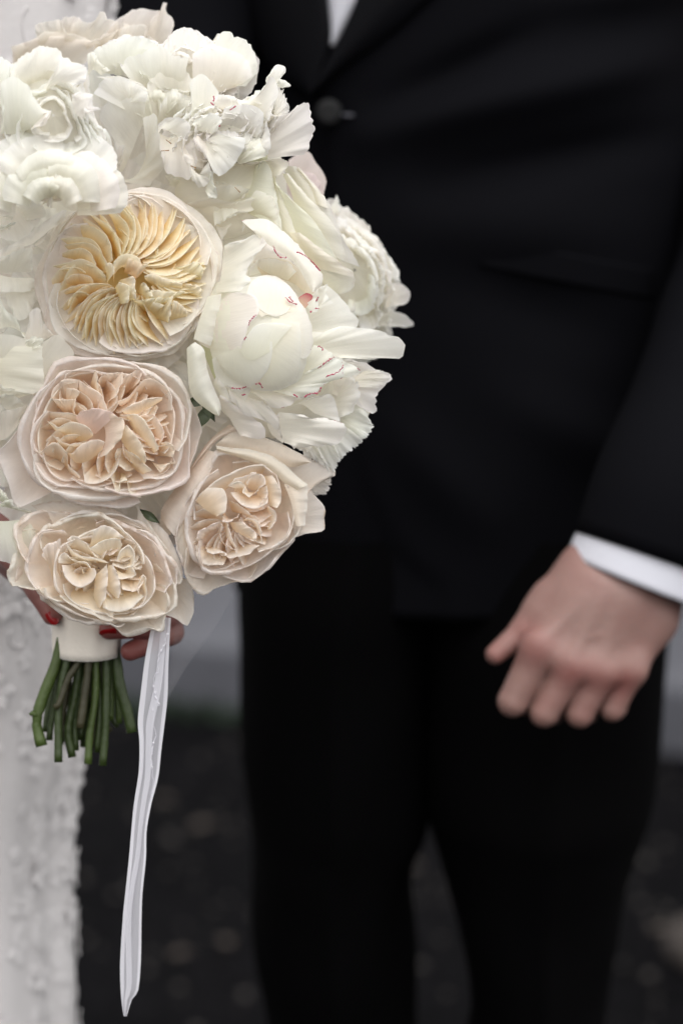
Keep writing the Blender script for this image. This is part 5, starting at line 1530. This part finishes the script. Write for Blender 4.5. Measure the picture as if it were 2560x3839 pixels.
# --- top centre peony
p3 = Flower('peony', bouquet, (660, 290, -110), 'full white peony at the top centre with broad cupped petals', R0=330, k=0.3, mat=M_PEONY, base=(.93, .905, .82), tip=(.95, .94, .92))
O3p = cA((660, 420), (740, 320), (900, 260), (1060, 260), (1200, 320), (1260, 260), (1330, 200), (1450, 215), (1560, 280), (1620, 300), (1710, 215), (1830, 300), (1930, 420), (1940, 560), (1800, 760), (1440, 800), (1100, 720), (860, 560))
p3.cushion(O3p, .88, z=-80)
bomb(p3, O3p, [(.98, 12, -70, .45), (.85, 11, -45, .45), (.68, 9, -20, .4), (.5, 8, 0, .4)], wav=9, jag=4)
for A_, B_, za, zb in [
    (cA((1240, 700), (1350, 680), (1450, 640)), cA((1240, 340), (1290, 250), (1400, 210), (1470, 230), (1560, 290), (1640, 330)), -90, -10),
    (cA((1440, 700), (1560, 660), (1700, 640)), cA((1620, 290), (1700, 215), (1760, 260), (1860, 300), (1920, 400), (1935, 520), (1850, 640)), -70, -10),
    (cA((1450, 720), (1600, 700), (1800, 640)), cA((1440, 400), (1560, 330), (1720, 360), (1850, 430), (1900, 560)), -40, 20),
    (cA((1180, 920), (1260, 860), (1400, 820)), cA((1080, 720), (1150, 500), (1300, 430), (1440, 580)), -60, -4),
    (cA((1180, 930), (1300, 880), (1420, 860)), cA((1200, 760), (1300, 680), (1430, 720)), -50, -10),
    (cA((1060, 700), (1200, 720), (1350, 700)), cA((900, 500), (960, 420), (1060, 390), (1200, 330), (1300, 400), (1420, 420)), -60, 30),
    (cA((760, 540), (900, 560), (1000, 560)), cA((660, 400), (740, 340), (880, 290), (1000, 260), (1130, 290), (1190, 340)), -60, 10),
    (cA((900, 640), (1000, 640), (1100, 700)), cA((720, 560), (800, 570), (870, 560), (1000, 600), (1100, 660), (1110, 700)), -40, 40),
    (cA((1100, 900), (1000, 820), (880, 760)), cA((700, 700), (760, 600), (880, 570), (1010, 610), (1110, 690), (1100, 760)), 0, 50),
    (cA((1180, 900), (1150, 800), (1130, 720)), cA((1260, 860), (1240, 780), (1300, 700)), -110, -70),
    (cA((880, 1340), (960, 1200), (1080, 900)), cA((900, 1300), (860, 1080), (780, 960), (740, 850), (860, 700), (1100, 680)), 0, 30),
    (cA((870, 1350), (1000, 1330), (1100, 1200)), cA((1120, 1390), (1230, 1260), (1220, 1050), (1180, 930), (1160, 840), (1080, 880)), 0, 40),
    (cA((870, 1370), (900, 1240), (940, 1100)), cA((870, 1080), (930, 1090), (900, 1180), (880, 1330)), -10, 34),
    (cA((660, 560), (700, 520), (760, 560)), cA((660, 400), (700, 380), (760, 470), (830, 520)), -20, 20),
]:
    p3.blade(A_, B_, za, zb, bulge=26, wav=6, wf=2, jag=4, vwav=4, nu=30, nv=16, prof=.1)

# --- big left peony, nearest the camera
p4 = Flower('peony', bouquet, (200, 430, 330), 'large full white peony at the upper left of the bouquet', R0=330, k=0.3, mat=M_PEONY, base=(.93, .905, .82), tip=(.95, .94, .92))
O4p = cA((-120, 500), (0, 430), (60, 440), (120, 440), (250, 340), (430, 350), (560, 470), (650, 480), (700, 700), (760, 900), (850, 1080), (880, 1350), (700, 1420), (420, 1500), (100, 1450), (-150, 1200))
p4.cushion(O4p, .9, z=-80)
bomb(p4, O4p, [(.97, 11, -60, .6), (.82, 9, -35, .6), (.66, 6, -12, .7), (.48, 5, 5, .6), (.3, 3, 10, .6)], wav=8, jag=3)
for A_, B_, za, zb in [
    (cA((100, 700), (200, 640), (380, 600)), cA((90, 560), (120, 450), (220, 380), (280, 335), (340, 340), (430, 355), (480, 420)), -60, 20),
    (cA((300, 700), (400, 640), (500, 600)), cA((420, 500), (480, 420), (560, 460), (640, 480), (662, 540), (630, 610), (560, 640)), -30, 30),
    (cA((540, 760), (560, 840), (620, 900)), cA((545, 700), (620, 680), (700, 700), (700, 780), (760, 810), (640, 800)), 0, 40),
    (cA((220, 980), (280, 900), (340, 840)), cA((240, 960), (340, 930), (390, 820), (300, 850)), 20, 50),
    (cA((0, 1000), (120, 1000), (240, 960)), cA((30, 800), (0, 640), (80, 560), (200, 620), (300, 780), (380, 820)), -20, 40),
    (cA((350, 1540), (370, 1420), (400, 1300)), cA((390, 1560), (410, 1440), (435, 1300)), 60, 74),
    (cA((300, 1540), (420, 1450), (560, 1400)), cA((480, 1460), (620, 1420), (860, 1400), (700, 1200), (400, 1250)), -20, 20),
    (cA((-60, 1000), (-40, 800), (0, 640)), cA((60, 620), (80, 480), (40, 430), (0, 410), (-80, 440)), -40, 10),
]:
    p4.blade(A_, B_, za, zb, bulge=30, wav=6, wf=2, jag=4, vwav=5, nu=32, nv=17, prof=.1)

def fan(f, cx, cy, specs, seed, **kw):
    r = np.random.default_rng(seed)
    for (a0, a1, n, rr, hw, z) in specs:
        for i in range(n):
            a = R(a0 + (a1 - a0) * (i + .5 + .4 * (r.random() - .5)) / n)
            q = rr * (.9 + .2 * r.random()); h = R(hw) * (.8 + .5 * r.random())
            tt = np.linspace(-1, 1, 7)
            x = cx + q * (1 - .13 * np.abs(tt) ** 2.5) * np.cos(a + h * tt); y = cy + q * (1 - .13 * np.abs(tt) ** 2.5) * np.sin(a + h * tt)
            zz = f.c[2] + z + 14 * tt * (1 if r.random() > .5 else -1) + 20 * (r.random() - .5)
            ra = a + R(30) * (r.random() - .5); rq = .25 + .35 * r.random()
            xr = cx + q * rq * np.cos(ra + h * tt * .9); yr = cy + q * rq * np.sin(ra + h * tt * .9)
            f.blade(np.column_stack([xr, yr, np.full(7, f.c[2] + z - 10.)]), np.column_stack([x, y, zz]), bulge=34 + 14 * r.random(), wav=7, wf=1.8, jag=3, vwav=3, nu=28, nv=14, prof=.35 * r.random(), **kw)


fan(p4, 190, 790, [(-178, -8, 5, 315, 27, -60), (-165, -15, 4, 270, 30, -25), (-160, -20, 3, 215, 34, 5), (-140, -40, 2, 150, 40, 20)], 5)
fan(p3, 600, 470, [(-165, -20, 5, 215, 20, -70), (-150, -30, 4, 160, 22, -40)], 9)
fan(p2, 850, 640, [(-160, -20, 5, 170, 22, -40)], 12)
# --- left edge peonies
p7 = Flower('peony', bouquet, (40, 830, 40), 'greenish white peony at the left edge beside the yellow rose', R0=260, k=0.25, mat=M_PEONY, base=(.93, .905, .82), tip=(.93, .92, .87))
for A_, B_, za, zb in [
    (cF((120, 500), (250, 420), (400, 300)), cF((-60, 460), (0, 480), (150, 390), (300, 280), (430, 190), (510, 180), (480, 240)), -60, -10),
    (cF((-60, 620), (60, 560), (230, 480)), cF((-60, 500), (60, 440), (220, 440), (300, 420), (400, 300)), -60, 10),
    (cF((-60, 660), (100, 640), (240, 640)), cF((-60, 540), (60, 500), (240, 450), (235, 640)), -30, 10),
    (cF((-40, 60), (60, 80), (140, 120)), cF((-40, 380), (60, 400), (180, 400), (320, 200), (200, 60)), -60, -10),
    (cF((-40, 200), (20, 220), (60, 220)), cF((-40, 160), (40, 180), (110, 240), (20, 260)), -20, 20),
    (cF((-40, 340), (20, 320), (60, 300)), cF((-40, 270), (40, 280), (120, 260), (60, 330)), -20, 20),
    (cF((120, 130), (160, 200), (200, 260)), cF((80, 160), (200, 80), (300, 120), (350, 210), (200, 250)), -30, 10),
]:
    p7.blade(A_, B_, za, zb, bulge=12, wav=7, jag=4, vwav=4)
p8 = Flower('peony', bouquet, (60, 1270, -20), 'broad petalled white peony at the left edge between the two upper garden roses', R0=280, k=0.25, mat=M_PEONY, base=(.93, .905, .82), tip=(.93, .92, .87))
for A_, B_, za, zb in [
    (cF((-80, 1100), (60, 1050), (200, 1100)), cF((-80, 800), (0, 815), (50, 930), (130, 990), (155, 1090), (180, 1130)), -60, -10),
    (cF((160, 1180), (280, 1160), (400, 1120)), cF((210, 1060), (215, 960), (270, 900), (310, 920), (330, 1030), (400, 1100)), -70, -20),
    (cF((-80, 1500), (160, 1560), (330, 1540)), cF((-80, 1100), (60, 1100), (180, 1130), (330, 1160), (430, 1100), (560, 1260), (420, 1400)), -60, 0),
    (cF((190, 1180), (210, 1210), (220, 1230)), cF((190, 1160), (250, 1120), (330, 1140), (300, 1200)), -10, 20),
    (cF((-80, 1200), (-60, 1400), (0, 1560)), cF((320, 1190), (330, 1400), (320, 1520), (160, 1560)), -30, 16),
    (cG((-40, 400), (100, 480), (250, 420)), cG((0, 360), (60, 410), (150, 390), (300, 380), (240, 480)), -50, 0),
    (cG((-40, 480), (60, 560), (160, 540)), cG((-20, 460), (90, 440), (170, 510), (200, 520)), -60, -10),
    (cG((-40, 800), (60, 760), (160, 640)), cG((-40, 580), (60, 560), (160, 540), (200, 530), (130, 640)), -60, -10),
    (cF((0, 660), (100, 680), (240, 680)), cF((-40, 780), (100, 790), (230, 780), (270, 700)), -150, -110),
    (cF((40, 800), (120, 780), (220, 760)), cF((60, 900), (130, 1000), (220, 960), (290, 800)), -170, -140),
]:
    p8.blade(A_, B_, za, zb, bulge=14, wav=6, jag=3, vwav=4)
p12 = Flower('peony', bouquet, (30, 1960, -160), 'smooth white peony petal at the lower left beside the bottom rose', R0=260, k=0.25, mat=M_PEONY, base=(.82, .83, .70), tip=(.87, .86, .82))
for A_, B_, za, zb in [
    (cH((-80, 300), (60, 300), (200, 280)), cH((-80, 620), (0, 600), (130, 625), (240, 600), (280, 400)), -20, 10),
    (cH((-80, 200), (40, 200), (200, 240)), cH((-80, 180), (0, 165), (90, 135), (110, 190), (270, 240)), -60, 0),
    (cG((-60, 1200), (20, 1240), (80, 1260)), cG((-60, 1100), (0, 1130), (60, 1200)), -40, -10),
]:
    p12.blade(A_, B_, za, zb, bulge=26, wav=5, jag=2, vwav=4, nu=26, nv=16)

# --- rose at the top, behind
r5 = Flower('rose', bouquet, (420, 150, -480), 'blush rose at the very top of the bouquet, behind the white peonies', R0=330, k=0.25, mat=M_ROSE, base=(.90, .84, .74), tip=(.92, .87, .82))
for A_, B_, za, zb in [
    (cA((100, 520), (300, 500), (600, 480)), cA((90, 420), (110, 350), (260, 290), (400, 270), (560, 290), (720, 330), (640, 470)), -80, 0),
    (cA((120, 480), (260, 400), (500, 340)), cA((80, 345), (200, 310), (340, 245), (500, 240), (640, 280), (760, 330)), -50, 0),
    (cA((300, 330), (420, 300), (560, 300)), cA((260, 240), (270, 180), (400, 145), (460, 160), (480, 240)), -60, 6),
    (cA((440, 260), (480, 260), (560, 250)), cA((440, 150), (500, 118), (590, 130), (620, 180), (560, 240)), -60, -20),
    (cA((520, 300), (640, 300), (760, 300)), cA((540, 170), (620, 150), (700, 160), (770, 80), (800, 130), (880, 160), (900, 240)), -60, 0),
    (cA((700, 360), (860, 330), (1050, 280)), cA((740, 280), (860, 160), (960, 90), (1050, 58), (1170, 70), (1240, 60)), -60, 10),
    (cA((1090, 290), (1140, 320), (1230, 340)), cA((1090, 260), (1120, 170), (1190, 90), (1210, 20), (1260, 10), (1250, 60), (1300, 150), (1300, 220), (1240, 330)), -30, 40),
    (cA((660, 400), (740, 360), (860, 340)), cA((640, 320), (740, 280), (860, 230), (960, 180), (1000, 280)), -50, 20),
    (cA((860, 420), (1000, 380), (1160, 340)), cA((880, 260), (960, 190), (1080, 180), (1120, 260), (1200, 330)), -50, 24),
]:
    r5.blade(A_, B_, za, zb, bulge=14, wav=7, wf=3, jag=3, vwav=4, lip=4)

M_STEM3 = principled('stem_light_green', (0.055, 0.085, 0.016), 0.5, noise=0.45, nscale=50, bump=0.3, bscale=300)
# --- handle: satin wrap and stems
HZ = -560
vs = []
ang = np.linspace(0, 2 * np.pi, 60, endpoint=False)
rows = [(2200, 330, 142), (2280, 329, 138), (2340, 328, 135), (2400, 326, 132), (2440, 325, 129), (2462, 324, 128)]
for i, (y, x, r) in enumerate(rows):
    fac = .35 + .65 * math.cos(math.pi / 8) / np.cos((ang + .25 + .04 * np.sin(y / 50)) % (math.pi / 4) - math.pi / 8) + .02 + 0.012 * np.cos(ang * 3 + 1 + y / 60) + 0.01 * np.cos(ang * 17 + y / 25)
    dy = 30 * np.cos(ang - np.pi / 2) * (i / 5)           # rim dips towards the camera
    vs.append(np.column_stack([x + r * fac * np.cos(ang), y + dy - 10, HZ + r * fac * np.sin(ang)]))
vs = np.vstack(vs)
wrap = mesh_obj('ribbon_wrap', B(vs), grid_faces(len(rows), 60, wrap=True), None or principled('cream_satin', (.80, .74, .66), 0.45, bump=.15, bscale=500, sheen=.3), bouquet)
md = wrap.modifiers.new('thick', 'SOLIDIFY'); md.thickness = 0.0012
cS = crop(0, 2100, 1.568)
stems = [
    (cS((350, 520), (318, 640), (255, 800), (215, 950), (245, 1095)), 17, -480, 0), (cS((400, 560), (370, 700), (345, 900), (343, 1190)), 12, -470, 0),
    (cS((430, 560), (400, 720), (370, 900), (375, 1040)), 11, -560, 1), (cS((470, 560), (400, 700), (345, 850), (320, 870)), 10, -455, 1),
    (cS((470, 560), (440, 800), (400, 1000), (425, 1160)), 13, -520, 0), (cS((520, 580), (500, 780), (470, 990)), 12, -460, 1),
    (cS((560, 580), (560, 800), (530, 1000), (517, 1200)), 12, -500, 0), (cS((590, 580), (600, 780), (560, 950), (545, 1100)), 11, -560, 1),
    (cS((620, 560), (625, 800), (620, 1000), (603, 1210)), 12, -490, 0), (cS((650, 560), (655, 760), (650, 940)), 10, -550, 0),
    (cS((680, 560), (700, 720), (745, 880), (775, 1015)), 17, -520, 0), (cS((380, 560), (330, 720), (290, 880), (270, 1010)), 12, -580, 0),
    (cS((450, 560), (470, 800), (450, 1010)), 12, -610, 0), (cS((540, 560), (530, 780), (500, 1000), (490, 1100)), 12, -620, 0),
    (cS((600, 560), (580, 800), (590, 1060)), 11, -640, 1), (cS((500, 560), (430, 760), (400, 960), (350, 1080)), 10, -600, 0),
    (cS((420, 560), (520, 760), (600, 930), (650, 1010)), 10, -590, 1),
    (cS((370, 560), (340, 760), (300, 960), (290, 1060)), 10, -530, 0), (cS((640, 560), (690, 800), (700, 960)), 10, -570, 0), (cS((520, 560), (470, 780), (440, 940), (445, 1120)), 10, -540, 0),
    (cS((580, 560), (610, 760), (640, 900), (690, 980)), 9, -610, 0), (cS((440, 560), (390, 700), (330, 840), (300, 900)), 9, -600, 1), (cS((560, 560), (590, 860), (570, 1130)), 10, -530, 0), (cS((490, 560), (510, 800), (470, 1060)), 10, -580, 0),
]
for i, (pts, r, z, br) in enumerate(stems):
    top = (327 + (pts[0][0] - 327) * .55, 2240)
    P = resample([top] + list(pts), 22)
    P = np.column_stack([P, np.linspace(HZ + (z - HZ) * .5, z, 22)])
    t = np.linspace(0, 1, 22)
    rad = KZ * r * 1.3 * (1 + 0.05 * wob(t, i + 5, f=(2, 4, 6, 9)))
    v_, f_ = tube(B(P), rad, 12)
    parts_ = [(v_, f_)]
    for q in range(2 if i % 2 == 0 else 1):                 # nodes where leaves were stripped
        k = [9, 15][q]
        nb = P[k] + np.array([r * 1.0 * (1 if (i + q) % 2 else -1), -4, 6])
        parts_.append(tube(B(np.array([P[k], nb])), KZ * np.array([r * .8, r * .35]), 8))
    if i == 0:
        parts_.append(tube(B(np.array([[140, 2690, z], [122, 2672, z + 8], [112, 2682, z + 10]])), KZ * np.array([12, 11, 8]), 10))
    v_, f_ = merge(parts_)
    mesh_obj('stem', v_, f_, M_STEM2 if br else (M_STEM3 if i % 3 == 0 else M_STEM), bouquet)

# --- hanging ribbon: sheer organza with satin edges
def sheer_mat(name, alpha, base=(.80, .79, .84)):
    m, nt, b, out = new_mat(name)
    N, L = nt.nodes, nt.links
    b.inputs['Base Color'].default_value = (*base, 1); b.inputs['Roughness'].default_value = .6
    tr = N.new('ShaderNodeBsdfTransparent'); tl = N.new('ShaderNodeBsdfTranslucent'); tl.inputs[0].default_value = (*base, 1)
    a = N.new('ShaderNodeMixShader'); a.inputs[0].default_value = .4
    L.new(b.outputs[0], a.inputs[1]); L.new(tl.outputs[0], a.inputs[2])
    c = N.new('ShaderNodeMixShader'); c.inputs[0].default_value = alpha
    L.new(tr.outputs[0], c.inputs[1]); L.new(a.outputs[0], c.inputs[2]); L.new(c.outputs[0], out.inputs['Surface'])
    return m


M_SHEER = sheer_mat('sheer_organza', .66)
M_SATIN = sheer_mat('ribbon_satin', .92, (.84, .83, .87))
M_SHEER2 = sheer_mat('sheer_organza_thin', .10)
cT = crop(0, 2900, 1.568)
rb = Flower('ribbon', bouquet, (550, 2900, -260), R0=1e5, k=0, mat=M_SHEER, label='long sheer white ribbon hanging straight down from the bouquet')
Lf = cS((905, 330), (878, 450), (850, 600), (825, 800), (810, 950), (820, 1080), (815, 1250)) + cT((785, 200), (758, 500), (735, 720), (722, 850), (707, 1100), (708, 1250), (716, 1360), (727, 1430))
Rt = cS((1005, 340), (998, 450), (990, 620), (985, 800), (968, 960), (948, 1120), (930, 1280)) + cT((890, 180), (862, 340), (858, 500), (838, 700), (832, 850), (828, 1100), (812, 1280), (778, 1325), (745, 1430))
a_, b_ = resample(Lf, 70), resample(Rt, 70)
t_ = np.linspace(0, 1, 70)
zz0 = -200 - 90 * t_
def zr(u): return zz0 + 8 * np.sin(u * 5 + t_ * 6) + 8 * np.sin(t_ * 11 + 1)
us = np.linspace(0, 1, 15)
G = np.stack([np.column_stack([a_ * (1 - u) + b_ * u, zr(u)]) for u in us], 1)
rmesh = mesh_obj('organza', B(G), grid_faces(70, 15), M_SHEER, rb.o)
for (u0, u1, nm) in ((0, .2, 'satin_edge'), (.86, 1, 'satin_edge')):
    us2 = np.linspace(u0, u1, 4)
    G2 = np.stack([np.column_stack([a_ * (1 - u) + b_ * u, zr(u) + 3]) for u in us2], 1)
    mesh_obj(nm, B(G2), grid_faces(70, 4), M_SATIN, rb.o)
# folded-back second layer, twisting into the strip below
uf = np.clip(.62 + .1 * np.sin(t_ * 15) - .25 * t_, .1, .9)
G3 = np.stack([np.column_stack([a_ * (1 - (uf + q)[:, None]) + b_ * (uf + q)[:, None], zz0 + 20 + 4 * np.sin(q * 12)]) for q in (-.16, -.05, .05, .12)], 1)
mesh_obj('organza', B(G3), grid_faces(70, 4), M_SHEER, rb.o)
pth = cS((985, 430), (965, 500), (935, 560), (925, 610), (935, 660), (910, 670), (905, 760), (925, 830), (938, 855), (905, 860), (900, 950), (915, 1030), (895, 1110), (890, 1200), (900, 1300), (885, 1400))
P = resample(pth, 160)
jt = wob(np.linspace(0, 1, 160), 4, f=(9, 17, 31, 43))
P = np.column_stack([P[:, 0] + 1.6 * jt, P[:, 1], -175 - 60 * np.linspace(0, 1, 160)])
v_, f_ = tube(B(P), KZ * (1.0 + 2.0 * np.abs(np.roll(jt, 7)) * (np.sin(np.linspace(0, 19, 160)) > -.2)), 7)
mesh_obj('frayed_fold', v_, f_, M_SATIN, rb.o)
rb2 = Flower('ribbon', bouquet, (780, 2400, -420), R0=1e5, k=0, mat=M_SHEER2, label='faint second ribbon of thin organza slanting behind the bouquet')
rb2.blade([(895, 2185, -420), (820, 2330, -430), (700, 2500, -440), (620, 2640, -440)], [(700, 2190, -430), (660, 2330, -430), (640, 2480, -440), (610, 2640, -440)], 0, 0, bulge=14, wav=4, name='organza')

# loose stamens caught on the petals
M_STAMEN = principled('stamen', (.30, .17, .07), .7)
for (a, b) in [((622, 522, 60), (642, 537, 60)), ((604, 564, 62), (634, 562, 62)), ((880, 700, 30), (900, 720, 30)), ((1230 / 2 + 500 - 400, 620, 40), (735, 628, 42))]:
    v_, f_ = tube(B(np.linspace(a, b, 5)), KZ * np.array([1.6, 1.4, 1.4, 1.8, 2.4]), 6)
    mesh_obj('stamen', v_, f_, M_STAMEN, p2.o)
